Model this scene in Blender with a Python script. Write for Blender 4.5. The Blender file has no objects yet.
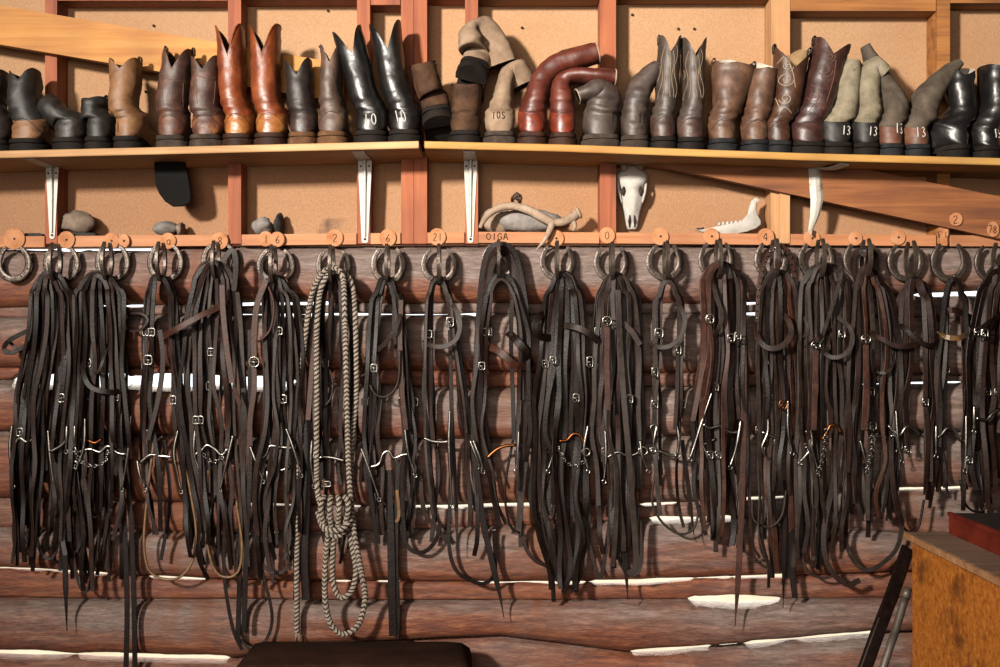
import bpy, math, random
from mathutils import Vector, Matrix, noise
from mathutils.bvhtree import BVHTree
random.seed(7)
scene = bpy.context.scene
COL = scene.collection
PI = math.pi
D, F, ZC = 3.6, 1152.0, 1.30          # camera distance to the wall plane, focal in px, eye height

def P(px, py, y=0.0):
    s = (D + y) / F
    return Vector(((px - 500) * s, y, ZC + (333.5 - py) * s))
def S(y=0.0):
    return (D + y) / F

# ------------------------------------------------------------------ materials
ALB = .42      # the room's timber and leather are darker than the bright print suggests
def lin(h):
    h = h.lstrip('#')
    r = []
    for i in (0, 2, 4):
        c = int(h[i:i+2], 16) / 255
        r.append(c / 12.92 if c <= .04045 else ((c + .055) / 1.055) ** 2.4)
    return (r[0] * ALB, r[1] * ALB, r[2] * ALB, 1)

def newmat(name):
    m = bpy.data.materials.new(name); m.use_nodes = True
    nt = m.node_tree
    return m, nt, nt.nodes['Principled BSDF']

def N(nt, t, **kw):
    n = nt.nodes.new(t)
    for k, v in kw.items():
        if k in n.inputs: n.inputs[k].default_value = v
        else: setattr(n, k, v)
    return n

def ramp(nt, fac, stops):
    r = nt.nodes.new('ShaderNodeValToRGB')
    e = r.color_ramp.elements
    while len(e) < len(stops): e.new(.5)
    for el, (p, c) in zip(e, stops):
        el.position = p; el.color = c
    nt.links.new(fac, r.inputs['Fac'])
    return r.outputs['Color']

def coords(nt, scale=(1, 1, 1), obj=True):
    tc = nt.nodes.new('ShaderNodeTexCoord')
    mp = nt.nodes.new('ShaderNodeMapping')
    mp.inputs['Scale'].default_value = scale
    nt.links.new(tc.outputs['Object' if obj else 'Generated'], mp.inputs['Vector'])
    oi = nt.nodes.new('ShaderNodeObjectInfo')
    ad = nt.nodes.new('ShaderNodeVectorMath'); ad.operation = 'ADD'
    sc = nt.nodes.new('ShaderNodeVectorMath'); sc.operation = 'SCALE'
    cb = nt.nodes.new('ShaderNodeCombineXYZ')
    for i in range(3): nt.links.new(oi.outputs['Random'], cb.inputs[i])
    nt.links.new(cb.outputs[0], sc.inputs[0]); sc.inputs['Scale'].default_value = 13.0
    nt.links.new(mp.outputs[0], ad.inputs[0]); nt.links.new(sc.outputs[0], ad.inputs[1])
    return ad.outputs[0]

def bump(nt, bsdf, h, strength=.3, dist=.004):
    b = nt.nodes.new('ShaderNodeBump')
    b.inputs['Strength'].default_value = strength; b.inputs['Distance'].default_value = dist
    nt.links.new(h, b.inputs['Height']); nt.links.new(b.outputs[0], bsdf.inputs['Normal'])

def mat_wood(name, dark, mid, light, axis='x', scale=1.0, rough=.75, knots=True, bs=.35):
    m, nt, b = newmat(name)
    st = {'x': (1.2, 22, 22), 'z': (22, 22, 1.2)}[axis]
    v = coords(nt, tuple(a * scale for a in st))
    n1 = N(nt, 'ShaderNodeTexNoise', Scale=1.6, Detail=7.0, Roughness=.62, Distortion=.6)
    nt.links.new(v, n1.inputs['Vector'])
    c = ramp(nt, n1.outputs['Fac'], [(.28, lin(dark)), (.5, lin(mid)), (.74, lin(light))])
    v2 = coords(nt, (2.5, 4, 4) if axis == 'x' else (4, 4, 2.5))
    n2 = N(nt, 'ShaderNodeTexNoise', Scale=1.5, Detail=3.0)
    nt.links.new(v2, n2.inputs['Vector'])
    mx = N(nt, 'ShaderNodeMix', data_type='RGBA', blend_type='MULTIPLY')
    mx.inputs[0].default_value = .7
    nt.links.new(c, mx.inputs[6])
    nt.links.new(ramp(nt, n2.outputs['Fac'], [(.3, (.62, .55, .5, 1)), (.6, (1.05, 1.05, 1.05, 1))]), mx.inputs[7])
    nt.links.new(mx.outputs[2], b.inputs['Base Color'])
    b.inputs['Roughness'].default_value = rough
    bump(nt, b, n1.outputs['Fac'], bs, .003)
    return m

def mat_noise(name, cols, scale=8, rough=.6, metal=0, bs=.3, detail=6, spots=None, bscale=None, rough2=None, dist=.003, spec=.5):
    m, nt, b = newmat(name)
    v = coords(nt)
    n1 = N(nt, 'ShaderNodeTexNoise', Scale=float(scale), Detail=float(detail), Roughness=.62, Distortion=.3)
    nt.links.new(v, n1.inputs['Vector'])
    st = [(.25 + .5 * i / (len(cols) - 1), lin(c)) for i, c in enumerate(cols)]
    c = ramp(nt, n1.outputs['Fac'], st)
    if spots:
        n3 = N(nt, 'ShaderNodeTexNoise', Scale=float(spots[1]), Detail=5.0, Roughness=.7)
        nt.links.new(v, n3.inputs['Vector'])
        f = ramp(nt, n3.outputs['Fac'], [(spots[2], (0, 0, 0, 1)), (spots[2] + .12, (1, 1, 1, 1))])
        mx = N(nt, 'ShaderNodeMix', data_type='RGBA')
        nt.links.new(f, mx.inputs[0]); nt.links.new(c, mx.inputs[6]); mx.inputs[7].default_value = lin(spots[0])
        c = mx.outputs[2]
    nt.links.new(c, b.inputs['Base Color'])
    b.inputs['Roughness'].default_value = rough
    if rough2 is not None:
        r = N(nt, 'ShaderNodeMapRange'); r.inputs['To Min'].default_value = rough; r.inputs['To Max'].default_value = rough2
        nt.links.new(n1.outputs['Fac'], r.inputs['Value']); nt.links.new(r.outputs[0], b.inputs['Roughness'])
    b.inputs['Metallic'].default_value = metal
    b.inputs['Specular IOR Level'].default_value = spec if rough < .6 or metal else min(spec, .15)
    n2 = N(nt, 'ShaderNodeTexNoise', Scale=float(bscale or scale * 5), Detail=4.0)
    nt.links.new(v, n2.inputs['Vector'])
    bump(nt, b, n2.outputs['Fac'], bs, dist)
    return m

M = {}
M['stud'] = mat_wood('stud_wood', '#8c431f', '#b9602f', '#cc7642', 'z')
M['pine'] = mat_wood('pine_wood', '#bb7a3f', '#d99a58', '#eab578', 'x')
M['pine_post'] = mat_wood('pine_post_wood', '#b97a48', '#d8a06a', '#e6b582', 'z')
M['rail'] = mat_wood('rail_wood', '#b8713f', '#d98f5c', '#e8a878', 'x')
M['brace'] = mat_wood('brace_wood', '#b9702c', '#d9933f', '#e7ab58', 'x')
M['rough_brace'] = mat_wood('rough_brace_wood', '#6e3a16', '#9c5a26', '#b9743a', 'x')
M['block'] = mat_wood('block_wood', '#7a4418', '#b8742f', '#cf8c44', 'x')
M['shelf'] = mat_wood('shelf_wood', '#c08a55', '#e0ae74', '#efc68e', 'x')
M['shelf_yellow'] = mat_wood('shelf_yellow_wood', '#b5792f', '#d9a04c', '#e8b765', 'x')
M['disc'] = mat_noise('cut_branch_wood', ['#b8744a', '#dd9a6c', '#ecb48a'], 20, .8, bs=.2)
M['box'] = mat_noise('box_panel', ['#8a460e', '#c27022', '#e29440'], 60, .8, bs=.6, spots=('#7a4212', 5, .52))
M['box_lid'] = mat_wood('box_lid_wood', '#4e3426', '#7a5a42', '#957458', 'x')
M['box_edge'] = mat_wood('box_edge_wood', '#8a5a33', '#b07a4c', '#c99765', 'x')
M['red'] = mat_noise('red_paint', ['#4a160c', '#702414', '#85301c'], 14, .65, bs=.2)
M['galv'] = mat_noise('white_bracket_paint', ['#cfc6b8', '#ddd6ca', '#e6e0d6'], 14, .5, bs=.15, spots=('#9b7a55', 9, .60))
M['bone'] = mat_noise('weathered_bone', ['#b9aea2', '#ded6cc', '#efe9e2'], 16, .7, bs=.4)
M['dark_bone'] = mat_noise('bone_cavity', ['#3a302a', '#4c4038'], 16, .9)
M['antler'] = mat_noise('antler', ['#8d7460', '#bda18a', '#d8c0aa'], 20, .7, bs=.5)
M['rock'] = mat_noise('stone', ['#6d5d52', '#9a8675', '#b5a493'], 18, .9, bs=.7)
M['rock_grey'] = mat_noise('grey_stone', ['#77706c', '#a39a94', '#c0b8b0'], 18, .9, bs=.7)
M['slate'] = mat_noise('slate', ['#33302f', '#4c4846'], 14, .8)
M['shoe_iron'] = mat_noise('horseshoe_iron', ['#3a2c24', '#5d5047', '#7d7066'], 30, .4, .6, bs=.4, spots=('#4e3222', 18, .56))
M['steel'] = mat_noise('bit_steel', ['#8d8882', '#bdb8b0', '#d8d4cc'], 25, .28, 1.0, bs=.15)
M['copper'] = mat_noise('bit_copper', ['#6e3d20', '#955a33', '#ad7046'], 25, .35, 1.0, bs=.1)
M['nail'] = mat_noise('dark_nail', ['#2b201a', '#40322a'], 25, .6, .5)
M['white_paint'] = mat_noise('number_paint', ['#d8d2ca', '#eeeae4'], 30, .7, bs=.1)
M['black_ink'] = mat_noise('black_ink', ['#1d1612', '#2a201a'], 30, .8, bs=.1)
M['black_flap'] = mat_noise('black_rubber', ['#0e0c0b', '#171311'], 30, .9, bs=.4)
M['case_top'] = mat_noise('dark_case_top', ['#150d0a', '#20140f', '#2a1a13'], 12, .9, bs=.3)
M['trunk'] = mat_noise('dark_hide', ['#2a1a13', '#3a251b', '#493024'], 12, .95, bs=.5, spec=.05)
M['pole_grey'] = mat_noise('grey_metal', ['#5b4f48', '#84776d'], 12, .5, .5)
M['ceiling'] = mat_wood('ceiling_wood', '#4a2c18', '#6b4226', '#83552f', 'x')
M['floor'] = mat_wood('floor_wood', '#3d281b', '#5a3d2a', '#6f4e37', 'x')
M['ground'] = mat_noise('outside_ground', ['#b9a88a', '#d1c2a4', '#e0d4ba'], 3, .95)
# strap leathers: barely worn to red-brown
M['lea'] = mat_noise('black_brown_leather', ['#0e0705', '#190c08', '#2a170f'], 35, .36, bs=.35, rough2=.55, spec=.16)
M['lea2'] = mat_noise('dark_brown_leather', ['#180a06', '#28130b', '#3f2316'], 35, .45, bs=.35, rough2=.62, spec=.22)
M['lea3'] = mat_noise('red_brown_leather', ['#2a140c', '#452416', '#613928'], 35, .45, bs=.35, rough2=.62, spec=.25)
M['lea4'] = mat_noise('grey_worn_leather', ['#1b120e', '#30231c', '#493930'], 40, .5, bs=.35, rough2=.65, spec=.25)
M['lea5'] = mat_noise('tan_leather', ['#5a3c22', '#86603a', '#a37a4e'], 40, .5, bs=.35)
M['rope_light'] = mat_noise('rope_white', ['#9a8a7c', '#cabaaa'], 60, .9, bs=.4)
M['rope_dark'] = mat_noise('rope_black', ['#1a1310', '#2b201a'], 60, .9, bs=.4)
M['tassel'] = mat_noise('rope_end_hair', ['#8d7a68', '#b8a692'], 60, .9)

def boot_mat(key, cols, rough=.5, spots=None, bs=.35):
    M[key] = mat_noise('boot_' + key, cols, 22, rough, bs=bs + .15, spots=spots, rough2=min(1, rough + .2), bscale=70, dist=.002)
boot_mat('dk', ['#150e0b', '#251813', '#3a291f'], 0.45)
boot_mat('black', ['#121010', '#1c1918', '#2a2624'], .28)
boot_mat('blackdull', ['#0f0b09', '#191411', '#282019'], 0.5)
boot_mat('tanbrown', ['#5a371f', '#8e613b', '#b08055'], 0.5, ('#4b3322', 12, .58))
boot_mat('worn', ['#34190f', '#5f3423', '#9a6038'], 0.45, ('#b87440', 9, .57))
boot_mat('cognac', ['#6f3814', '#ab652a', '#d29250'], 0.3, ('#5a2a14', 10, .60))
boot_mat('cognac_shaft', ['#5e2610', '#8f431c', '#ab5a2a'], .34)
boot_mat('umber', ['#21140f', '#3a2520', '#54392f'], 0.4)
boot_mat('mush', ['#382820', '#5f4739', '#80624f'], 0.45, ('#332521', 14, .60))
boot_mat('mud', ['#2f1d12', '#523726', '#6f5036'], 0.7)
boot_mat('suede', ['#7f6450', '#a58a72', '#bfa48c'], 0.85, ('#7d6450', 10, .60))
boot_mat('ox', ['#541c0e', '#822f16', '#a84c28'], .32, ('#451a10', 10, .60))
boot_mat('oxdark', ['#43180f', '#682a19', '#7f3a25'], .4)
boot_mat('greybrown', ['#2a201c', '#4a3b33', '#675850'], 0.45)
boot_mat('choc', ['#2e1d16', '#4d342a', '#6b4d40'], 0.42)
boot_mat('mocha', ['#3d2417', '#674530', '#8a6247'], 0.45, ('#4a3226', 12, .58))
boot_mat('swirl', ['#2c160b', '#4c2b18', '#6b4226'], 0.4)
boot_mat('plum', ['#28140f', '#43251f', '#5d392f'], 0.34)
boot_mat('canvas', ['#6e6352', '#978b74', '#b8ab94'], 0.8, ('#6b5d4a', 16, .60))
boot_mat('mouse', ['#40352b', '#62564a', '#7e7062'], 0.85)
boot_mat('russet', ['#4c2a1d', '#754732', '#90603f'], 0.5)
boot_mat('sole', ['#0d0806', '#1b130f', '#2e231c'], 0.7)
boot_mat('solegrey', ['#2a231e', '#473b33', '#66584c'], 0.8)
boot_mat('soletan', ['#4a301f', '#714e34', '#8f6a4a'], 0.75)
boot_mat('wornshaft', ['#2b1710', '#4e2e22', '#7a4e38'], .45, ('#8a5a3c', 10, .6))
boot_mat('stack', ['#20110b', '#3a2116', '#543322'], .6)
boot_mat('soleblue', ['#131314', '#232325', '#363638'], 0.65)
boot_mat('lining', ['#7c6247', '#a5855f', '#b9996f'], .85)
boot_mat('liningwhite', ['#c4b7a6', '#ddd2c4', '#eae2d6'], .8)
boot_mat('liningdark', ['#2a1e18', '#41312a', '#53413a'], .85)
boot_mat('thread', ['#8d7862', '#b39c82'], .8)
boot_mat('threadlight', ['#a58f76', '#d0bba0'], .8)
boot_mat('threadred', ['#6a4a3e', '#8e6a5a'], .8)

# logs: patchy, greyer towards each one's top, red-brown towards its bottom
def mat_log():
    m, nt, b = newmat('grey_red_log')
    v = coords(nt, (4.5, 20, 34))
    n1 = N(nt, 'ShaderNodeTexNoise', Scale=2.2, Detail=8.0, Roughness=.65, Distortion=.5)
    nt.links.new(v, n1.inputs['Vector'])
    nf = N(nt, 'ShaderNodeTexNoise', Scale=9.0, Detail=6.0, Roughness=.75); nt.links.new(v, nf.inputs['Vector'])
    av = N(nt, 'ShaderNodeMath', operation='MULTIPLY_ADD'); av.inputs[1].default_value = .55
    hv = N(nt, 'ShaderNodeMath', operation='MULTIPLY'); hv.inputs[1].default_value = .45
    nt.links.new(nf.outputs['Fac'], hv.inputs[0]); nt.links.new(n1.outputs['Fac'], av.inputs[0]); nt.links.new(hv.outputs[0], av.inputs[2])
    n1 = av
    red = ramp(nt, n1.outputs[0], [(.33, lin('#37190d')), (.5, lin('#884629')), (.66, lin('#be784a'))])
    gry = ramp(nt, n1.outputs[0], [(.33, lin('#45332a')), (.5, lin('#8a7369')), (.66, lin('#b8a59d'))])
    at = N(nt, 'ShaderNodeAttribute', attribute_name='grey')
    n2 = N(nt, 'ShaderNodeTexNoise', Scale=1.0, Detail=5.0, Roughness=.6)
    nt.links.new(coords(nt, (1.6, 5, 9)), n2.inputs['Vector'])
    a1 = N(nt, 'ShaderNodeMath', operation='MULTIPLY_ADD'); a1.inputs[1].default_value = 1.7; 
    nt.links.new(n2.outputs['Fac'], a1.inputs[0]); 
    s = N(nt, 'ShaderNodeMath', operation='SUBTRACT'); s.inputs[1].default_value = .95
    nt.links.new(at.outputs['Fac'], s.inputs[0]); nt.links.new(s.outputs[0], a1.inputs[2])
    cl = N(nt, 'ShaderNodeMapRange'); cl.inputs['From Min'].default_value = .15; cl.inputs['From Max'].default_value = .6
    nt.links.new(a1.outputs[0], cl.inputs['Value'])
    mx = N(nt, 'ShaderNodeMix', data_type='RGBA')
    nt.links.new(cl.outputs[0], mx.inputs[0]); nt.links.new(red, mx.inputs[6]); nt.links.new(gry, mx.inputs[7])
    # rust runs hanging down from old nails
    n4 = N(nt, 'ShaderNodeTexNoise', Scale=1.0, Detail=2.0)
    nt.links.new(coords(nt, (7, 1, .8)), n4.inputs['Vector'])
    f4 = ramp(nt, n4.outputs['Fac'], [(.62, (0, 0, 0, 1)), (.72, (.6, .6, .6, 1))])
    mx2 = N(nt, 'ShaderNodeMix', data_type='RGBA')
    nt.links.new(f4, mx2.inputs[0]); nt.links.new(mx.outputs[2], mx2.inputs[6]); mx2.inputs[7].default_value = lin('#8a4a1c')
    nt.links.new(mx2.outputs[2], b.inputs['Base Color'])
    b.inputs['Roughness'].default_value = .7
    bump(nt, b, n1.outputs[0], .8, .006)
    return m
M['log'] = mat_log()

def mat_ply():
    m, nt, b = newmat('plywood')
    v = coords(nt, (7, 6, 3.5))
    n1 = N(nt, 'ShaderNodeTexNoise', Scale=42.0, Detail=5.0, Roughness=.8)
    nt.links.new(v, n1.inputs['Vector'])
    c = ramp(nt, n1.outputs['Fac'], [(.3, lin('#b98a5e')), (.5, lin('#d8aa7d')), (.7, lin('#e8c196'))])
    n2 = N(nt, 'ShaderNodeTexNoise', Scale=1.1, Detail=4.0)
    nt.links.new(coords(nt, (1.5, 1, 2.2)), n2.inputs['Vector'])
    mx = N(nt, 'ShaderNodeMix', data_type='RGBA', blend_type='MULTIPLY'); mx.inputs[0].default_value = .55
    nt.links.new(c, mx.inputs[6])
    nt.links.new(ramp(nt, n2.outputs['Fac'], [(.32, (.86, .68, .5, 1)), (.6, (1, 1, 1, 1))]), mx.inputs[7])
    ag = N(nt, 'ShaderNodeAttribute', attribute_name='ply_tone')
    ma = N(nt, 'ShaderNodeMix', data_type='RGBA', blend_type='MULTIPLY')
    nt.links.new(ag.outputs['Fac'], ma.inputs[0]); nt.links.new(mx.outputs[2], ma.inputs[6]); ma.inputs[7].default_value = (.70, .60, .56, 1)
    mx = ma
    # dark mould creeping up from the rail, in patches with edges of their own
    n3 = N(nt, 'ShaderNodeTexNoise', Scale=9.0, Detail=6.0, Roughness=.6)
    nt.links.new(coords(nt, (1, 1, .8)), n3.inputs['Vector'])
    at = N(nt, 'ShaderNodeAttribute', attribute_name='mould')
    ml = N(nt, 'ShaderNodeMath', operation='MULTIPLY_ADD'); ml.inputs[1].default_value = 1.2
    nt.links.new(n3.outputs['Fac'], ml.inputs[0]); nt.links.new(at.outputs['Fac'], ml.inputs[2])
    f3 = ramp(nt, ml.outputs[0], [(.98, (0, 0, 0, 1)), (1.0, (1, 1, 1, 1))])
    mr = N(nt, 'ShaderNodeMapRange'); mr.inputs['From Min'].default_value = 1.1; mr.inputs['From Max'].default_value = 1.4
    nt.links.new(ml.outputs[0], mr.inputs['Value'])
    m3 = N(nt, 'ShaderNodeMix', data_type='RGBA')
    nt.links.new(mr.outputs[0], m3.inputs[0]); nt.links.new(mx.outputs[2], m3.inputs[6]); m3.inputs[7].default_value = lin('#4a3024')
    nt.links.new(m3.outputs[2], b.inputs['Base Color'])
    b.inputs['Roughness'].default_value = .85
    bump(nt, b, n1.outputs['Fac'], .2, .002)
    return m
M['ply'] = mat_ply()

# ------------------------------------------------------------------ object helpers
def mesh_obj(name, verts, faces, mat, parent=None, smooth=True, origin=None, mats=None, midx=None, sharp=None):
    me = bpy.data.meshes.new(name)
    if parent is not None:
        inv = parent.matrix_world.inverted() if parent.get('_w') is None else parent.matrix_world.inverted()
        o0 = Vector(parent['_org'])
        verts = [Vector(v) - o0 for v in verts]
    elif origin is not None:
        verts = [Vector(v) - Vector(origin) for v in verts]
    me.from_pydata([tuple(v) for v in verts], [], faces)
    for mm in (mats or [mat]): me.materials.append(mm)
    if midx: me.polygons.foreach_set('material_index', midx)
    if smooth: me.polygons.foreach_set('use_smooth', [True] * len(me.polygons))
    me.update()
    if smooth and sharp:
        me.set_sharp_from_angle(angle=math.radians(sharp))
    o = bpy.data.objects.new(name, me); COL.objects.link(o)
    if parent is not None:
        o.parent = parent
        o['_org'] = parent['_org']
    elif origin is not None:
        o.location = origin
    return o

def tag(o, label, cat=None, group=None, kind=None):
    if label: o['label'] = label
    if cat: o['category'] = cat
    if group: o['group'] = group
    if kind: o['kind'] = kind
    return o

def thing(name, label, cat, loc, group=None):
    o = bpy.data.objects.new(name, None); COL.objects.link(o)
    o.location = loc; o.empty_display_size = .05
    o['_org'] = tuple(loc)
    return tag(o, label, cat, group)

def structure(o):
    o['kind'] = 'structure'; return o

class G:
    """collects geometry in world coordinates"""
    def __init__(s): s.v = []; s.f = []; s.m = []
    def add(s, v, f, mi=0):
        n = len(s.v); s.v += [Vector(a) for a in v]; s.f += [tuple(i + n for i in q) for q in f]; s.m += [mi] * len(f)
    def box(s, x0, x1, y0, y1, z0, z1, bev=.002, mi=0):
        s.prism([(x0, z0), (x1, z0), (x1, z1), (x0, z1)], y0, y1, bev, mi)
    def prism(s, poly, y0, y1, bev=.002, mi=0):
        """polygon in xz (counter-clockwise seen from -y) extruded along y, front and back rims chamfered"""
        n = len(poly); cx = sum(p[0] for p in poly) / n; cz = sum(p[1] for p in poly) / n
        def inset(p, k):
            dx, dz = p[0] - cx, p[1] - cz; l = math.hypot(dx, dz) or 1
            return (p[0] - dx / l * k, p[1] - dz / l * k)
        rings = [(y0, bev), (y0 + bev, 0), (y1 - bev, 0), (y1, bev)] if bev else [(y0, 0), (y1, 0)]
        v = []
        for y, k in rings:
            for p in poly:
                q = inset(p, k) if k else p
                v.append((q[0], y, q[1]))
        f = [tuple(range(n)), tuple(reversed(range((len(rings) - 1) * n, len(rings) * n)))]
        for r in range(len(rings) - 1):
            for i in range(n):
                j = (i + 1) % n
                f.append((r * n + i, (r + 1) * n + i, (r + 1) * n + j, r * n + j))
        s.add(v, f, mi)
    def tube(s, pts, rad, seg=8, cap=True, mi=0, mfun=None):
        pts = [Vector(p) for p in pts]; n = len(pts)
        rr = rad if hasattr(rad, '__len__') else [rad] * n
        up = None; v = []
        for i, p in enumerate(pts):
            t = (pts[min(i + 1, n - 1)] - pts[max(i - 1, 0)])
            t = t.normalized() if t.length > 1e-9 else Vector((0, 0, 1))
            if up is None:
                up = t.orthogonal().normalized()
            up = (up - t * up.dot(t)); up = up.normalized() if up.length > 1e-6 else t.orthogonal().normalized()
            w = t.cross(up)
            for k in range(seg):
                a = 2 * PI * k / seg
                v.append(p + (up * math.cos(a) + w * math.sin(a)) * rr[i])
        f = []; base = len(s.f)
        ms = []
        for i in range(n - 1):
            for k in range(seg):
                j = (k + 1) % seg
                f.append((i * seg + k, i * seg + j, (i + 1) * seg + j, (i + 1) * seg + k))
                ms.append(mfun(i, k) if mfun else mi)
        if cap:
            f += [tuple(reversed(range(seg))), tuple(range((n - 1) * seg, n * seg))]; ms += [mi, mi]
        k0 = len(s.v); s.v += v; s.f += [tuple(a + k0 for a in q) for q in f]; s.m += ms
    def ribbon(s, pts, w, th, nrm, twist=None, taper=None, mi=0):
        """flat strap along pts; nrm = direction its flat side faces"""
        pts = [Vector(p) for p in pts]; n = len(pts); v = []
        prev = None
        for i, p in enumerate(pts):
            t = (pts[min(i + 1, n - 1)] - pts[max(i - 1, 0)])
            t = t.normalized() if t.length > 1e-9 else Vector((0, 0, 1))
            nn = Vector(nrm)
            a = twist[i] if twist else 0
            side = t.cross(nn)
            if side.length < .15:
                side = prev or Vector((1, 0, 0))
            side.normalize()
            if prev is not None and side.dot(prev) < 0 and abs(side.dot(prev)) > .05: side = -side
            prev = side.copy()
            nv = side.cross(t).normalized()
            sd = side * math.cos(a) + nv * math.sin(a); nv = sd.cross(t)
            ww = w * (taper[i] if taper else 1) / 2; h = th / 2
            for (c1, c2) in ((-1, -.4), (-.86, -1), (.86, -1), (1, -.4), (1, .4), (.86, 1), (-.86, 1), (-1, .4)):
                v.append(p + sd * (c1 * ww) + nv * (c2 * h))
        f = [tuple(reversed(range(8))), tuple(range((n - 1) * 8, n * 8))]
        for i in range(n - 1):
            for k in range(8):
                j = (k + 1) % 8
                f.append((i * 8 + k, i * 8 + j, (i + 1) * 8 + j, (i + 1) * 8 + k))
        s.add(v, f, mi)
    def obj(s, name, mat, parent=None, smooth=True, origin=None, mats=None, sharp=None):
        return mesh_obj(name, s.v, s.f, mat, parent, smooth, origin, mats, s.m if mats else None, sharp)

def spline(pts, step=.012):
    """Catmull-Rom through pts, resampled"""
    pts = [Vector(p) for p in pts]
    if len(pts) == 2:
        n = max(2, int((pts[1] - pts[0]).length / step))
        return [pts[0].lerp(pts[1], i / n) for i in range(n + 1)]
    q = [pts[0] * 2 - pts[1]] + pts + [pts[-1] * 2 - pts[-2]]
    out = []
    for i in range(1, len(q) - 2):
        a, b, c, d = q[i-1:i+3]
        n = max(2, int((c - b).length / step))
        for k in range(n):
            t = k / n
            out.append(.5 * ((2 * b) + (c - a) * t + (2*a - 5*b + 4*c - d) * t*t + (3*b - a - 3*c + d) * t**3))
    out.append(pts[-1]); return out

def pw(pts, x):
    if x <= pts[0][0]: return pts[0][1]
    for (a, b), (c, d) in zip(pts, pts[1:]):
        if x <= c: return b + (d - b) * (x - a) / (c - a)
    return pts[-1][1]

# ------------------------------------------------------------------ camera, world, lights
cam = bpy.data.cameras.new('camera'); co = bpy.data.objects.new('camera', cam); COL.objects.link(co)
co.location = (0, -D, ZC); co.rotation_euler = (PI / 2, 0, 0)
cam.sensor_width = 36; cam.lens = 36 * F / 1000; cam.clip_start = .05
scene.camera = co
scene.view_settings.view_transform = 'Standard'; scene.view_settings.look = 'None'
scene.view_settings.gamma = 1; scene.view_settings.use_curve_mapping = False
scene.view_settings.exposure = 0.0
w = bpy.data.worlds.new('sky'); scene.world = w; w.use_nodes = True
bg = w.node_tree.nodes['Background']; bg.inputs[0].default_value = (.86, .93, 1, 1); bg.inputs[1].default_value = 2.2

def area(name, loc, target, size, power, col, sy=None, spread=180):
    l = bpy.data.lights.new(name, 'AREA'); l.energy = power; l.color = col; l.size = size
    l.spread = math.radians(spread)
    if sy: l.shape = 'RECTANGLE'; l.size_y = sy
    o = bpy.data.objects.new(name, l); COL.objects.link(o); o.location = loc
    o.rotation_euler = (Vector(target) - Vector(loc)).to_track_quat('-Z', 'Y').to_euler()
    return o
area('window_daylight', (-2.75, -5.4, 2.98), (0.5, 0, 2.1), .42, 182, (1, .93, .83), .42, 66)
area('soft_fill', (-.6, -6.2, 1.9), (.1, 0, 1.8), 2.6, 66, (1, .86, .74), 1.8, 110)  # broad fill lamp, added to lift the shadows; no doorway is built here
sun = bpy.data.lights.new('sun', 'SUN'); sun.energy = 12; sun.angle = .01; sun.color = (1, .93, .8)
so = bpy.data.objects.new('sun', sun); COL.objects.link(so); so.location = (1, 4, 5)
so.rotation_euler = Vector((-.05, -.83, -.55)).to_track_quat('-Z', 'Y').to_euler()

# ------------------------------------------------------------------ room shell
def slab(name, x0, x1, y0, y1, z0, z1, mat):
    g = G(); g.box(x0, x1, y0, y1, z0, z1, .004); return structure(g.obj(name, M[mat], smooth=False))
slab('floor', -3.6, 3.6, -6.6, .06, -.06, 0, 'floor')
slab('ceiling', -3.6, 3.6, -6.6, .3, 3.3, 3.4, 'ceiling')
slab('wall_left', -3.7, -3.6, -6.6, .06, 0, 3.3, 'floor')
slab('wall_right', 3.6, 3.7, -6.6, .06, 0, 3.3, 'floor')
slab('wall_front', -3.6, 3.6, -6.7, -6.6, 0, 3.3, 'floor')
slab('ground', -14, 14, .25, 16, -.25, -.2, 'ground')

# upper plywood sheathing
def plywood():
    z0, z1 = P(0, 246).z, 3.3
    nx, nz = 130, 44
    xs = [-1.9 + 3.8 * i / nx for i in range(nx + 1)]; zs = [z0 + (z1 - z0) * (k / nz) ** 1.6 for k in range(nz + 1)]
    g = G(); v = []; mould = []
    for z in zs:
        for x in xs:
            v.append((x, .09, z))
            px = 500 + x / S(.09); py = 333.5 - (z - ZC) / S(.09)
            mm = 0
            for cx, wd, top, k in ((330, 32, 216, .72), (40, 26, 226, .5), (600, 26, 222, .6), (690, 20, 224, .4), (250, 14, 222, .5)):
                mm = max(mm, k * max(0, 1 - abs(px - cx) / wd) ** .5 * min(1, max(0, (py - top + 8) / 12)))
            mould.append(mm)
    f = [(k*(nx+1)+i, k*(nx+1)+i+1, (k+1)*(nx+1)+i+1, (k+1)*(nx+1)+i) for k in range(nz) for i in range(nx)]
    n = len(v)
    v += [(xs[0], .11, z0), (xs[-1], .11, z0), (xs[-1], .11, z1), (xs[0], .11, z1)]
    f += [(n+3, n+2, n+1, n), (0, n, n+1, nx), (nx, n+1, n+2, n-1), (n-1, n+2, n+3, n-1-nx), (n-1-nx, n+3, n, 0)]
    g.add(v, f); o = g.obj('wall_upper', M['ply'], smooth=False)
    a = o.data.attributes.new('mould', 'FLOAT', 'POINT'); a.data.foreach_set('value', mould + [0] * 4)
    # plywood tinted darker and pinker below shelf height, most of all at the left
    a = o.data.attributes.new('ply_tone', 'FLOAT', 'POINT')
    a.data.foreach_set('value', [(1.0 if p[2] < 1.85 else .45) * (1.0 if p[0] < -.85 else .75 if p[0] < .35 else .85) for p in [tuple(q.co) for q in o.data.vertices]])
    structure(o)
    g = G()
    for sx in (-1, 1):
        g.box(min(sx*1.9, sx*3.6), max(sx*1.9, sx*3.6), .0, .115, 0, 3.3, .003)
    g2 = g.obj('wall_ends', M['log'], smooth=False); structure(g2)
plywood()

trim_n = [0]
def trim(g, mat, smooth=False):
    trim_n[0] += 1
    return structure(g.obj('trim_%d' % trim_n[0], M[mat], smooth=smooth))

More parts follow.
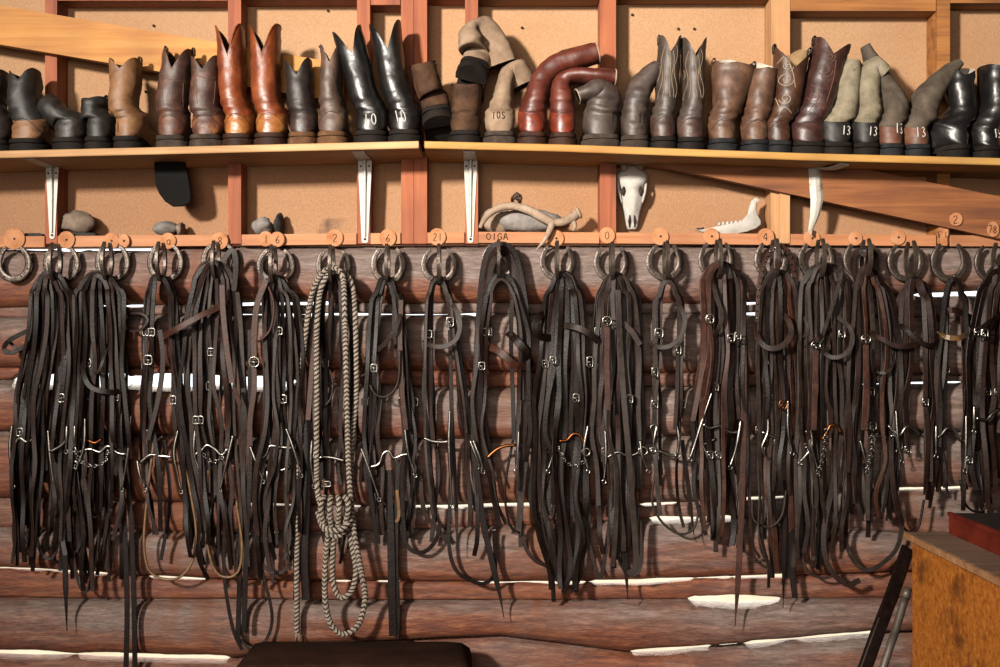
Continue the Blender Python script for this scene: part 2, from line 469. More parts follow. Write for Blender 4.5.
Y0 = 0.0
def px_box(x0, x1, y0, y1, ya, yb, mat):
    """box given by its front face in px at depth ya"""
    a = P(x0, y1, ya); b = P(x1, y0, ya); g = G(); g.box(a.x, b.x, ya, yb, a.z, b.z, .002); return trim(g, mat)
PLY = .0895
STUDS = [(45, 57, 'stud'), (228, 241, 'stud'), (357, 370, 'stud'), (401, 413.6, 'stud'), (414, 427, 'stud'), (465, 478, 'stud'),
         (600, 616, 'stud'), (771, 790, 'pine_post'), (937, 950, 'block')]
for i, (a, b, m) in enumerate(STUDS):
    px_box(a, b, -320, 244, 0, PLY, m)
# blocking between studs near the top edge of the picture
for (a, b, y0, y1, m) in ((57.5, 227.5, -12, 0.5, 'stud'), (241.5, 356.5, -12, -1, 'stud'), (370.5, 400.5, -10, 5, 'stud'), (478.5, 599.5, -12, -1, 'block'),
                       (616.5, 770.5, -14, -3, 'block'), (790.5, 936.5, -14, 11, 'block'), (950.5, 1100, -14, 3, 'block'), (427.5, 464.5, -12, -2, 'stud')):
    px_box(a, b, y0, y1, .002, PLY, m)
# the rail: blocking flush with the studs
def rail_y(x): return pw([(-60, 237), (300, 234), (500, 231.5), (800, 234), (1060, 236)], x)
edges = [-120] + sum([[a, b] for a, b, _ in STUDS], []) + [1120]
RAIL_F = -.008
for a, b in zip(edges[0::2], edges[1::2]):
    if b - a < 5: continue
    g = G(); p0 = P(a + .4, 0, RAIL_F).x; p1 = P(b - .4, 0, RAIL_F).x; s = S(RAIL_F)
    z = lambda x, o: ZC + (333.5 - rail_y(x) - o) * s
    g.prism([(p0, z(a, 11)), (p1, z(b, 11)), (p1, z(b, 0)), (p0, z(a, 0))], RAIL_F, PLY, .002)
    trim(g, 'rail')
# diagonal braces
def board(pts, ya, yb, mat):
    q = [P(x, y, ya) for x, y in pts]; g = G(); g.prism([(a.x, a.z) for a in q], ya, yb, .0025); return trim(g, mat)
board([(-80, 31), (-80, -8), (0, 6), (345, 63), (345, 103)][:1] + [(344, 103), (344, 64), (0, 5), (-80, -8)], -.036, -.0005, 'brace')
board([(632, 160), (1080, 256), (1080, 213), (720, 139)], -.036, -.0005, 'rough_brace')
# pine post below the shelf stands a little proud
px_box(779.5, 790, 192, 243.5, -.012, -.0006, 'pine_post')

# log wall ---------------------------------------------------------------
JOINTS = [
 ([(0, 249), (152, 249), (160, 246), (1000, 244)], [(20, 46, 2.2), (50, 82, 2.4), (84, 152, 2.2)]),
 ([(0, 307), (70, 306), (300, 303), (500, 303), (740, 303), (850, 300), (920, 294), (1000, 293)], [(66, 104, 2.5), (118, 150, 2.4), (232, 332, 3.2), (738, 796, 3), (918, 1010, 6)]),
 ([(0, 317), (300, 314), (500, 314), (800, 313), (1000, 319)], [(232, 300, 2.4), (300, 486, 2.2), (740, 800, 3)]),
 ([(0, 368), (300, 370), (500, 372), (1000, 376)], []),
 ([(0, 380), (150, 381), (300, 382), (440, 388), (560, 388), (800, 386), (1000, 382)], [(8, 62, 19), (58, 130, 18), (124, 242, 14), (236, 294, 13), (840, 970, 1.6)]),
 ([(0, 432), (300, 440), (500, 440), (1000, 432)], []),
 ([(0, 500), (250, 506), (400, 508.5), (570, 505.5), (640, 507), (735, 501), (860, 494), (900, 491), (1000, 488)],
  [(232, 300, 1.4), (340, 362, 1.4), (405, 572, 2.6), (640, 682, 3), (740, 800, 1.5), (895, 975, 3)]),
 ([(0, 530), (240, 536), (430, 531), (560, 527), (640, 521), (735, 519), (1000, 545)], [(255, 278, 1.4), (650, 738, 3.6)]),
 ([(0, 570), (60, 574), (200, 582), (330, 584), (560, 585.5), (640, 584.5), (700, 581), (790, 578), (1000, 572)],
  [(-40, 108, 2.2), (140, 206, 2.2), (322, 352, 1.2), (372, 402, 1.3), (470, 590, 1.8), (590, 700, 3.6), (696, 736, 2.4), (732, 792, 2.8)]),
 ([(0, 601), (400, 603), (700, 602), (1000, 600)], [(690, 786, 8.5)]),
 ([(0, 656), (230, 662), (330, 646), (500, 638), (590, 650), (632, 656), (745, 647), (880, 635), (1000, 630)], [(-60, 228, 5), (630, 716, 3.4), (716, 745, 1.2), (745, 882, 4)]),
 ([(0, 712), (1000, 718)], []),
 ([(0, 748.8), (1000, 748.8)], []),
]
LIPY = .035
def joint(j, x):
    c, gaps = JOINTS[j]
    y = pw(c, x) + .9 * noise.noise(Vector((x * .021, j * 7.7, 0))) + .15 * noise.noise(Vector((x * .08, j * 3.1, 4)))
    if j in (0, 12): y = pw(c, x)
    g = -.7
    for a, b, wd in gaps:
        if a < x < b:
            e = min(1, (x - a) / 6, (b - x) / 6)
            g = max(g, -.7 + (wd + .7) * e * (.75 + .6 * noise.noise(Vector((x * .022, j * 5.3, 9))) + .12 * noise.noise(Vector((x * .12, j * 5.3, 2)))))
    return y, g
#          bulge, face y (more negative = proud), greyness top, greyness bottom
BOARDS = [(.045, 0, 1.05, .0), (.012, .011, .85, .6), (.042, .0, 1.05, .1), (.018, .004, .3, .2), (.058, .002, .95, .2), (.044, .0, .85, .2),
          (.014, .010, .5, .35), (.042, .002, .75, .15), (.016, .004, .25, .15), (.058, .004, .6, .25), (.04, -.0, .45, .2), (.03, 0, .3, .1)]
def logs():
    g = G(); grey = []
    nx = 300; NP = 12
    for j, (bul, fy, gt, gb) in enumerate(BOARDS):
        v = []; gr = []
        for i in range(nx + 1):
            px = -130 + 1260 * i / nx
            yt, g0 = joint(j, px); yb, g1 = joint(j + 1, px)
            yt += g0 / 2; yb -= g1 / 2
            prof = []
            for k in range(NP + 1):
                u = k / NP; c = 1 - 2 * u
                h = bul * (1 - abs(c) ** 3.2) ** .6 if abs(c) < 1 else 0
                yy = LIPY + .012 + fy * .5 - h - (.006 if h else 0)
                py = yt + (yb - yt) * u
                nz = noise.fractal(Vector((px * .012, py * .09 + j * 9, 1.3)), 1, 2, 4) * .0035 if 0 < k < NP else 0
                prof.append((px, py, yy - nz, gt + (gb - gt) * u + (.22 * min(1, max(0, (px - 560) / 120)) - .25 * min(1, max(0, (330 - px) / 120))) * (1 if j < 6 else .3)))
            for (a, b, y, q) in prof:
                pp = Vector(((a - 500) * S(0), y, ZC + (333.5 - b) * S(0))); v.append(pp); gr.append(q)
            for b in (yb, yt):
                v.append(Vector(((px - 500) * S(0), LIPY + .017, ZC + (333.5 - b) * S(0)))); gr.append(.3)
        R = NP + 3; f = []
        for i in range(nx):
            for k in range(R):
                l = (k + 1) % R
                f.append((i*R+k, i*R+l, (i+1)*R+l, (i+1)*R+k))
        f += [tuple(range(R)), tuple(reversed(range(nx*R, nx*R+R)))]
        g.add(v, f); grey += gr
    o = g.obj('wall_back', M['log'], smooth=True, sharp=50)
    a = o.data.attributes.new('grey', 'FLOAT', 'POINT'); a.data.foreach_set('value', grey)
    structure(o)
logs()

# ------------------------------------------------------------------ shelves
SH_Y = -.2
def shelf_z(px):
    if px < 421: py = pw([(-60, 152.5), (0, 150.8), (418, 141)], px)
    else: py = pw([(421, 141), (560, 144.3), (800, 153), (1060, 159.5)], px)
    return ZC + (333.5 - py) * S(SH_Y)
def shelf_py(px): return 333.5 - (shelf_z(px) - ZC) / S(SH_Y)
def make_shelf(x0, x1, th, mat, label):
    g = G(); n = 40; top = []; bot = []
    s = S(SH_Y)
    X0, X1 = (x0 - 500) * s, (x1 - 500) * s
    # plan outline with notches round the studs
    cuts = [((a - 500) * S(0) - .001, (b - 500) * S(0) + .001) for a, b, _ in STUDS]
    xs = sorted(set([X0, X1] + [X0 + (X1 - X0) * i / n for i in range(n + 1)] + [c for ab in cuts for c in ab if X0 < c < X1]))
    def back(xm): return -.001 if any(a <= xm <= b for a, b in cuts) else .088
    for a, b in zip(xs, xs[1:]):
        yb = back((a + b) / 2)
        za, zb = shelf_z(a / s + 500), shelf_z(b / s + 500)
        v = [(a, SH_Y + .002, za), (b, SH_Y + .002, zb), (b, yb, zb), (a, yb, za),
             (a, SH_Y + .002, za - th), (b, SH_Y + .002, zb - th), (b, yb, zb - th), (a, yb, za - th),
             (a, SH_Y, za - .003), (b, SH_Y, zb - .003), (a, SH_Y, za - th + .003), (b, SH_Y, zb - th + .003)]
        f = [(0, 1, 2, 3), (7, 6, 5, 4), (8, 10, 11, 9)[::-1], (0, 8, 9, 1), (10, 4, 5, 11), (2, 6, 7, 3)]
        if a == xs[0]: f.append((0, 3, 7, 4, 10, 8))
        if b == xs[-1]: f.append((1, 9, 11, 5, 6, 2))
        g.add(v, f)
    o = g.obj('shelf_board', M[mat], smooth=False)
    return tag(o, label, 'shelf')
make_shelf(-70, 418.5, .021, 'shelf', 'long pale pine shelf board, left half, carrying brown, tan and black boots')
make_shelf(424.5, 1075, .021, 'shelf_yellow', 'long yellow pine shelf board, right half, sagging toward its right end under boots')

# brackets ----------------------------------------------------------------
def bracket(pxc, ytop, ybot, w0, w1, yf, label, bent=False):
    sz = shelf_z(pxc); z1 = sz - .022
    root = thing('shelf_bracket', label, 'bracket', P(pxc, ybot, yf), 'pressed metal shelf brackets')
    s = S(yf)
    xc = (pxc - 500) * s
    zb = ZC + (333.5 - ybot) * s
    g = G()
    if not bent:
        q = [(xc - w1*s, zb + .004), (xc - w1*s*.6, zb), (xc + w1*s*.6, zb), (xc + w1*s, zb + .004), (xc + w0*s, z1 - .001), (xc - w0*s, z1 - .001)]
        g.prism(q, yf - .003, yf, .0006); g.obj('upright_arm', M['galv'], root, smooth=False)
        g = G(); v = []
        ww = w0 * s
        g.add([(xc-ww, yf, z1), (xc+ww, yf, z1), (xc+ww*.8, SH_Y+.03, z1), (xc-ww*.8, SH_Y+.03, z1),
               (xc-ww, yf, z1-.003), (xc+ww, yf, z1-.003), (xc+ww*.8, SH_Y+.03, z1-.003), (xc-ww*.8, SH_Y+.03, z1-.003)],
              [(0, 1, 2, 3)[::-1], (4, 5, 6, 7), (3, 2, 6, 7), (0, 3, 7, 4), (1, 5, 6, 2), (0, 4, 5, 1)])
        g.obj('shelf_arm', M['galv'], root, smooth=False)
        g = G(); k = 14; v = []
        for i in range(k + 1):       # pressed stiffening rib following the inner corner
            t = i / k
            zz = zb + .02 + (z1 - zb - .022) * t
            dep = .007 + .035 * max(0, t - .55) ** 1.5
            r = (.0035 + .0035 * t)
            v += [(xc - r, yf - .003, zz), (xc - r*.5, yf - .003 - dep, zz), (xc + r*.5, yf - .003 - dep, zz), (xc + r, yf - .003, zz)]
        f = [(4*i+a, 4*i+a+1, 4*i+a+5, 4*i+a+4) for i in range(k) for a in range(3)] + [(0, 3, 2, 1), (4*k, 4*k+1, 4*k+2, 4*k+3)]
        f = [tuple(reversed(q)) for q in f]
        g.add(v, f); g.obj('rib', M['galv'], root, smooth=False)
        for dz in (.012,):
            g = G(); c = Vector((xc, yf - .003, zb + dz)); g.tube([c + Vector((0, .001, 0)), c + Vector((0, -.003, 0))], [.0042, .0035], 10)
            g.obj('screw', M['nail'], root)
        for sx in (-1, 1):
            g = G(); c = Vector((xc + sx * w0 * s * .6, yf - .003, z1 - .02)); g.tube([c + Vector((0, .001, 0)), c + Vector((0, -.002, 0))], [.0036, .003], 8)
            g.obj('screw', M['nail'], root)
    else:
        # twisted bracket: kinked upright, arm swept off to the right
        pts = [(811, 235, .8), (810.5, 230, 2.4), (815, 215, 4.8), (817, 200, 6.4), (816, 186, 6.6), (814.5, 168, 6.2)]
        v = []
        for x, y, hw in pts:
            a = P(x, y, yf); v += [(a.x - hw*s, yf, a.z), (a.x - hw*s*.2, yf - .010, a.z), (a.x + hw*s*.5, yf - .008, a.z), (a.x + hw*s, yf, a.z)]
        n = len(pts)
        f = [(4*i+a, 4*i+a+1, 4*i+a+5, 4*i+a+4) for i in range(n-1) for a in range(3)] + [(4*i, 4*i+4, 4*i+7, 4*i+3) for i in range(n-1)] + [(0, 3, 2, 1), tuple(range(4*n-4, 4*n))]
        g.add(v, f); g.obj('upright_arm', M['galv'], root, smooth=False)
        g = G()
        a = P(814.5, 168, yf); e = Vector(((845 - 500) * S(-.17), -.17, shelf_z(845) - .024))
        m = Vector((a.x + .015, yf - .03, z1 - .004))
        g.ribbon(spline([a + Vector((0, -.004, .0)), m, m.lerp(e, .5) + Vector((0, 0, -.006)), e], .01), .03, .004, (0, -.5, -1))
        g.obj('shelf_arm', M['galv'], root, smooth=False)
        g = G(); c = P(811, 231, yf - .001); g.tube([c, c + Vector((0, -.004, 0))], .003, 8); g.obj('screw', M['nail'], root)
    return root
bracket(52.5, 160, 239, 6.4, 2.6, -.0005, 'cream pressed metal shelf bracket nearest the left end of the wall')
bracket(365, 160, 243, 7, 3.2, -.0005, 'white pressed metal bracket under the right end of the left shelf')
bracket(470.5, 150, 243, 6.8, 2.8, -.0005, 'white pressed metal bracket beside the antler')
bracket(815, 162, 235, 7, 3, -.037, 'bent white metal bracket screwed over the rough sloping brace', bent=True)

# ------------------------------------------------------------------ boots
FOOT = [(.262, .022, .262, .036, .25), (.25, .016, .245, .052, .62), (.215, .014, .205, .066, .92), (.17, .014, .165, .076, 1.0),
        (.12, .020, .135, .086, .88), (.07, .030, .124, .095, .86), (.004, .033, .117, .103, .95), (-.001, .052, .116, .110, .985),
        (-.001, .074, .116, .118, .975), (.003, .094, .117, .128, .94)]
NA = 28
DIG = {'0': [[(.5, 0), (.15, .25), (.15, .75), (.5, 1), (.85, .75), (.85, .25), (.5, 0)]],
       '1': [[(.5, 0), (.52, 1)]],
       '3': [[(.15, .9), (.5, 1), (.85, .78), (.45, .55), (.88, .28), (.5, 0), (.1, .12)]],
       'S': [[(.85, .9), (.5, 1), (.15, .78), (.5, .52), (.85, .25), (.5, 0), (.12, .12)]],
       '5': [[(.85, 1), (.2, 1), (.17, .55), (.6, .6), (.85, .3), (.5, 0), (.12, .1)]],
       '2': [[(.12, .8), (.45, 1), (.85, .75), (.1, 0), (.9, .03)]],
       '6': [[(.75, 1), (.25, .55), (.15, .25), (.5, 0), (.85, .25), (.5, .5), (.2, .3)]],
       '7': [[(.1, 1), (.9, 1), (.4, 0)]],
       '8': [[(.5, .52), (.18, .75), (.5, 1), (.82, .75), (.5, .52), (.12, .25), (.5, 0), (.88, .25), (.5, .52)]],
       '9': [[(.85, .7), (.5, .45), (.15, .72), (.5, 1), (.85, .75), (.7, 0)]],
       'a': [[(.8, .6), (.4, .65), (.15, .3), (.4, 0), (.8, .25), (.8, .65), (.85, 0)]],
       'O': [[(.5, 0), (.1, .3), (.1, .7), (.5, 1), (.9, .7), (.9, .3), (.5, 0)]],
       'G': [[(.9, .85), (.5, 1), (.1, .7), (.1, .3), (.5, 0), (.9, .2), (.9, .45), (.55, .45)]],
       'F': [[(.15, 0), (.15, 1), (.9, 1)], [(.15, .55), (.7, .55)]],
       'L': [[(.2, 1), (.2, 0), (.85, 0)]],
       'A': [[(.05, 0), (.5, 1), (.95, 0)], [(.25, .4), (.75, .4)]]}

def project_strokes(strokes, bvh, y_hint, rad, smooth=True, off=.0012, ystart=-1.5):
    """strokes: polylines in px; laid on the surface in front"""
    g = G()
    for st in strokes:
        a = [P(x, y, y_hint) for x, y in st]
        pl = spline(a, .004) if smooth and len(a) > 2 else spline([a[0], a[-1]], .004) if len(a) == 2 else a
        run = []
        for p in pl:
            hit = bvh.ray_cast(Vector((p.x, ystart, p.z)), Vector((0, 1, 0)))
            if hit[0] is None:
                if len(run) > 1: g.tube(run, rad, 5)
                run = []; continue
            q = hit[0] + Vector((0, -off * .3, 0))
            if run and abs(q.y - run[-1].y) > .03:
                if len(run) > 1: g.tube(run, rad, 5)
                run = []
            run.append(q)
        if len(run) > 1: g.tube(run, rad, 5)
    return g
def text_strokes(txt, cx, cy, h, wd, gap, slant=0):
    out = []; n = len(txt); tot = n * wd + (n - 1) * gap; x = cx - tot / 2
    for ch in txt:
        if ch != ' ':
            for st in DIG[ch]:
                out.append([(x + a * wd + slant * (b - .5) * h, cy + h / 2 - b * h) for a, b in st])
        x += wd + gap
    return out

BOOTS = []
def boot(xb, hw, shaft, label, foot='worn', leg=None, sole='sole', lining='liningdark', amp=0, yaw=0, pitch=0, roll=0, lift=None, ydep=-.165,
         tabs=False, marks=None, stitch=None, trim_edge=None, tall=1.0, length=1.0, wrinkle=.0032, dip_back=None, counter=None, twist=0, depth=.062, front_shift=0, heelx=1.0, group=None, cuff=None, tabmat=None, seam=True, gape=0):
    """shaft rows: (px, py, half width px[, y offset from default, half depth])"""
    leg = leg or foot
    k = hw * S(ydep)
    x0 = (xb - 500) * S(ydep)
    z0 = shelf_z(xb) + .0006 if lift is None else ZC + (333.5 - lift) * S(ydep)
    R = Matrix.Rotation(math.radians(yaw), 4, 'Z') @ Matrix.Rotation(math.radians(roll), 4, 'Y') @ Matrix.Rotation(math.radians(pitch), 4, 'X')
    T = Matrix.Translation((x0, ydep, z0)) @ R
    root = thing('boot', label, 'boot', (x0, ydep, z0), group or 'boots standing along the shelf')
    seedv = len(BOOTS) * 3.7
    # foot rings -> (center, u, v)
    rows = []
    for (by, bz, fy, fz, wf) in FOOT:
        B = Vector((0, by * length, bz * tall)); Fp = Vector((0, fy * length, fz * tall))
        c = T @ ((B + Fp) / 2); u = (R.to_3x3() @ Vector((wf * k, 0, 0))); v = R.to_3x3() @ ((Fp - B) / 2)
        rows.append((c, u, v))
    nf = len(rows)
    ac = rows[-1][0]
    # shaft rows
    srows = []; last = ac
    for i, row in enumerate(shaft):
        px, py, h = row[:3]
        yo = ydep + .061 + .012 * min(1, i / 2) + (row[3] if len(row) > 3 else 0)
        dd = row[4] if len(row) > 4 else depth
        c = P(px, py, yo); srows.append([c, h * S(yo), dd])
    pts = [ac] + [r[0] for r in srows]
    for i, r in enumerate(srows):
        a = pts[i]; b = pts[min(i + 2, len(pts) - 1)]
        t = b - a; t.y = 0
        t = t.normalized() if t.length > 1e-6 else Vector((0, 0, 1))
        u = Vector((t.z, 0, -t.x))
        if u.dot(rows[-1][1]) < -.3 and False: u = -u
        v = Vector((0, r[2], 0))
        if twist:
            pass
        rows.append((r[0], u * r[1], v))
    # interpolate rows smoothly
    def interp(rows, i0, i1, sub):
        C = [r[0] for r in rows]; U = [r[1] for r in rows]; V = [r[2] for r in rows]; out = []
        def cr(a, i, t):
            p0, p1, p2, p3 = a[max(i-1, 0)], a[i], a[i+1], a[min(i+2, len(a)-1)]
            return .5*((2*p1)+(p2-p0)*t+(2*p0-5*p1+4*p2-p3)*t*t+(3*p1-p0-3*p2+p3)*t**3)
        for i in range(i0, i1):
            for s_ in range(sub):
                t = s_ / sub; out.append((cr(C, i, t), cr(U, i, t), cr(V, i, t)))
        out.append((C[i1], U[i1], V[i1])); return out
    fr = interp(rows, 0, nf - 1, 3)
    sr = interp(rows, nf - 1, len(rows) - 1, 6 if len(shaft) > 3 else 8)
    def ring(c, u, v, tt=None, sc=1.0, drop=0.0, sq=.86):
        out = []
        for q in range(NA):
            a = 2 * PI * q / NA
            ca, sa = math.cos(a), math.sin(a)
            cx = math.copysign(abs(ca) ** sq, ca); sx = math.copysign(abs(sa) ** sq, sa)
            p = c + u * cx * sc + v * sx * sc
            if tt is not None and amp:
                e = abs(ca)
                prof = math.sin(e * PI / 2) if dip_back is None else e ** dip_back
                d = (prof - .55) * amp * S(ydep)
                if sa > 0: d *= .9
                p = p + tt * d
            if tt is not None and gape:
                p = p + tt * (sa * gape * S(ydep)) + u.normalized() * 0
            out.append(p)
        return out
    ns = len(sr)
    tang = []
    for i in range(ns):
        t = sr[min(i+1, ns-1)][0] - sr[max(i-1, 0)][0]; t.y *= .3
        tang.append(t.normalized() if t.length > 1e-6 else Vector((0, 0, 1)))
    def wr(p, f, amt):
        d = noise.fractal(p * 28 + Vector((seedv, 0, 0)), 1, 2, 3) * amt
        crease = math.sin((p.z * 230) + 3 * noise.noise(p * 22 + Vector((0, seedv, 0)))) * amt * f
        return d + crease
    V = []
    for i, (c, u, v) in enumerate(fr):
        for p in ring(c, u, v):
            n_ = (p - c); l = n_.length or 1
            V.append(p + n_ / l * wr(p, .25 if i > 12 else .1, wrinkle * .7))
    n_f = len(fr)
    ff = [tuple(range(NA))]
    for i in range(n_f - 1):
        for q in range(NA):
            r = (q + 1) % NA; ff.append((i*NA+q, i*NA+r, (i+1)*NA+r, (i+1)*NA+q))
    o = mesh_obj('foot', V, [tuple(reversed(q)) for q in ff], M[foot], root)
    allV = list(V); allF = [tuple(reversed(q)) for q in ff]
    SV = []
    for i, (c, u, v) in enumerate(sr):
        t = i / (ns - 1)
        fade = max(0, 1 - abs(t - .12) / .3)
        tt = tang[i] * (max(0, (t - .35) / .65) ** 1.6) if amp or gape else None
        rg = ring(c, u, v, tt)
        for q, p in enumerate(rg):
            if i == 0: SV.append(V[(n_f-1)*NA + q]); continue
            n_ = p - c; l = n_.length or 1
            SV.append(p + n_ / l * (wr(p, .9 * fade + .12, wrinkle)))
    sf = []
    for i in range(ns - 1):
        for q in range(NA):
            r = (q + 1) % NA; sf.append((i*NA+r, i*NA+q, (i+1)*NA+q, (i+1)*NA+r)[::-1])
    sf = [tuple(reversed(q)) for q in sf]
    sh = mesh_obj('shaft', SV, [tuple(reversed(q)) for q in sf], M[leg], root)
    k0 = len(allV); allV += SV; allF += [tuple(a + k0 for a in q) for q in sf]
    # lining: inner skin from the rim down
    LV = []; depth_rows = list(range(ns - 1, max(ns - 1 - max(6, ns // 2), 1), -1))
    for i in depth_rows:
        c = sr[i][0]
        cc = sum((SV[i*NA+q] for q in range(NA)), Vector()) / NA
        for q in range(NA):
            p = SV[i*NA+q]; n_ = p - cc; l = n_.length or 1
            LV.append(p - n_ / l * min(.0028, l * .3) * (1 if i < ns - 1 else .02))
    lf = [(i*NA+q, (i+1)*NA+q, (i+1)*NA+(q+1)%NA, i*NA+(q+1)%NA) for i in range(len(depth_rows)-1) for q in range(NA)]
    lf.append(tuple(range((len(depth_rows)-1)*NA, len(depth_rows)*NA)))
    mesh_obj('lining', LV, lf, M[lining], root)
    # rim binding
    if trim_edge:
        g = G(); rim = [SV[(ns-1)*NA+q] for q in range(NA)]; g.tube(rim + rim[:1], .0022, 6, cap=False); g.obj('rim_binding', M[trim_edge], root)
    # sole + heel
    def flat(outline, z0_, z1_, name, mat, grow=.003):
        n = len(outline); v = []
        for z, e in ((z0_, .0), (z0_ + .003, grow), (z1_ - .002, grow), (z1_, .0)):
            for (x, y) in outline:
                cx = x * (1 + e / max(abs(k), .02)); v.append(T @ Vector((cx, y, z)))
        f = [tuple(reversed(range(n))), tuple(range(3*n, 4*n))]
        for r in range(3):
            for i in range(n):
                j = (i + 1) % n; f.append((r*n+i, r*n+j, (r+1)*n+j, (r+1)*n+i))
        return mesh_obj(name, v, f, M[mat], root, sharp=40)
    hk = k * 1.04 * heelx
    L = length
    heel = [(math.cos(a) * hk, .040 + math.sin(a) * .046) for a in [PI + PI * i / 12 for i in range(13)]] + [(hk * .96, .075 * L), (-hk * .96, .075 * L)]
    hh = .042
    flat(heel, 0, hh * .62, 'heel', sole)
    heel2 = [(x * 1.015, .04 + (y - .04) * 1.03) for x, y in heel]
    prof = [(-.004, .90), (.0, .98)]
    half = [(.0, .30), (.003, .55), (.010, .76), (.022, .90), (.04, .95), (.06, .93), (.09, .88), (.13, .92), (.17, 1.03), (.21, .97), (.245, .68), (.262, .40), (.268, .15)]
    outl = [(w_ * k * 1.03, y * L - .005) for y, w_ in half] + [(-w_ * k * 1.03, y * L - .005) for y, w_ in reversed(half)]
    vz = []
    n = len(outl)
    def solez(y):   # sole follows heel height down to the ground at the ball
        t = min(1, max(0, (y - .06) / .07)); return (hh * .62 + .001) * (1 - t * t * (3 - 2 * t)) + .001
    v = []
    for lay in range(3):
        for (x, y) in outl:
            z = solez(y) + (0, .006, .013)[lay]; e = (1, 1.03, 1.0)[lay]
            v.append(T @ Vector((x * e, y + (-.002 if y < .02 and lay == 1 else 0), z)))
    h_ = n // 2
    f = []
    for i in range(h_ - 1):
        j = n - 1 - i
        f += [(i, i+1, j-1, j)[::-1], (2*n+i, 2*n+i+1, 2*n+j-1, 2*n+j)]
    for r in range(2):
        for i in range(n):
            j = (i + 1) % n; f.append((r*n+i, r*n+j, (r+1)*n+j, (r+1)*n+i))
    mesh_obj('sole', v, f, M[sole], root, sharp=40)
    bvh = BVHTree.FromPolygons([tuple(a) for a in allV], allF)
    if pitch == 0 and not cuff and seam and not marks:
        cz = [(xb - hw * .93, shelf_py(xb) - 21), (xb - hw * .5, shelf_py(xb) - 29), (xb, shelf_py(xb) - 32), (xb + hw * .5, shelf_py(xb) - 29), (xb + hw * .93, shelf_py(xb) - 21)]
        g = project_strokes([cz], bvh, ydep, .0009)
        if g.v: g.obj('seam', M['liningdark'], root)
    if tabs:
        for q in (0, NA // 2):
            top = SV[(ns-1)*NA+q]; i1 = max(0, ns-3)
            low = SV[i1*NA+q]; c = sr[ns-1][0]
            out = (top - c); out.y = 0; out = out.normalized()
            t = tang[-1]
            g = G()
            pts = [low + out * .003, top + out * .0035, top + t * .008 + out * .0015, top + t * .008 - out * .0045, top - out * .007, top - t * .03 - out * .006]
            g.ribbon(spline(pts, .004), .020, .0022, out, None); g.obj('pull_tab', M[tabmat or leg], root)
    if marks:
        for (txt, cx, cy, h, wd, gap, mk, sl) in marks:
            g = project_strokes(text_strokes(txt, cx, cy, h, wd, gap, sl), bvh, ydep, .0019 if mk == 'white_paint' else .0015)
            if g.v: tag(g.obj('painted_number', M[mk], root), 'white painted size number' if mk == 'white_paint' else 'dark size number')
    if stitch:
        g = project_strokes(stitch[0], bvh, ydep + .01, stitch[2] if len(stitch) > 2 else .0011)
        if g.v: g.obj('stitching', M[stitch[1]], root)
    if cuff:      # collar seam between foot and shaft
        g = project_strokes(cuff[0], bvh, ydep, .0016); 
        if g.v: g.obj('seam', M[cuff[1]], root)
    BOOTS.append(root)
    return root
def lerp(a, b, t): return a + (b - a) * t

# ---- left shelf
boot(-11, 16, [(-10, 108, 15), (-9, 84, 16), (-9, 76, 16)], 'dark brown boot cut off by the left edge of the photo', 'dk', amp=7)
boot(21, 17, [(24, 100, 15), (26, 85, 14), (26, 77, 13)], 'boot with tan foot and blackened pointed shaft, second from left end of shelf', 'tanbrown', 'blackdull', amp=13, yaw=-8)
boot(64, 16, [(61, 118, 12), (53, 109, 12), (46, 104, 12, 0, .05)], 'dark boot with its shaft flopped over to the left, in front of the first stud', 'dk', 'blackdull', yaw=-6)
boot(95, 13, [(95, 116, 12.5), (96, 106, 12.5), (96, 101, 12.5)], 'short plain black ankle boot with two pull tabs on left shelf', 'blackdull', amp=2, tabs=True)
boot(122, 13.5, [(124, 108, 14), (126, 84, 14.5), (126, 66, 15)], 'sandy brown scuffed tall boot marked with a dark 1, beside black ankle boot', 'tanbrown', amp=13, yaw=-13, tabs=True,
     marks=[('1', 117.5, 127, 9, 4, 1, 'black_ink', 0)], lining='lining')
boot(168, 15, [(172, 105, 15), (176, 78, 15), (178.5, 60, 14)], 'reddish brown worn boot with grey heel leaning right, left one of its pair', 'worn', 'wornshaft', 'solegrey', amp=24, tabs=True, yaw=-4,
     stitch=([[(160, 78), (168, 79), (178, 81), (188, 79)], [(163, 82), (164, 105)], [(182, 82), (181, 106)]], 'threadred', .001))
boot(203, 16, [(205, 105, 15), (207, 80, 14.5), (207, 65, 14)], 'reddish brown worn boot with grey heel, right one of its pair, touching cognac boots', 'worn', 'wornshaft', 'solegrey', amp=16, yaw=-3,
     stitch=([[(195, 75), (207, 78), (218, 75)], [(197, 80), (198, 104)], [(214, 80), (213, 104)]], 'threadred', .001))
boot(235.5, 14.8, [(234, 97, 13), (232.5, 70, 13.2), (231, 42, 13.4)], 'tall shiny cognac tan cowboy boot with deep V rim, left of two matching', 'cognac', 'cognac_shaft', 'stack', amp=34, trim_edge='cognac_shaft')
boot(268.5, 15.8, [(267, 97, 14), (266, 70, 14.2), (265.5, 41, 15)], 'tall shiny cognac tan cowboy boot with deep V rim, right of two matching', 'cognac', 'cognac_shaft', 'stack', amp=32, trim_edge='cognac_shaft')
boot(301, 14, [(301, 98, 13), (300, 80, 13.5), (299, 69, 13.5)], 'short dark umber boot with V notched rim, just right of the cognac pair', 'umber', 'dk', 'soletan', amp=18)
boot(331, 14.8, [(331, 94, 11), (332, 75, 10.5), (332, 56, 10.5)], 'mushroom brown boot with narrow shaft and tan heel beside the black boots', 'mush', None, 'soletan', amp=20, tabs=True)
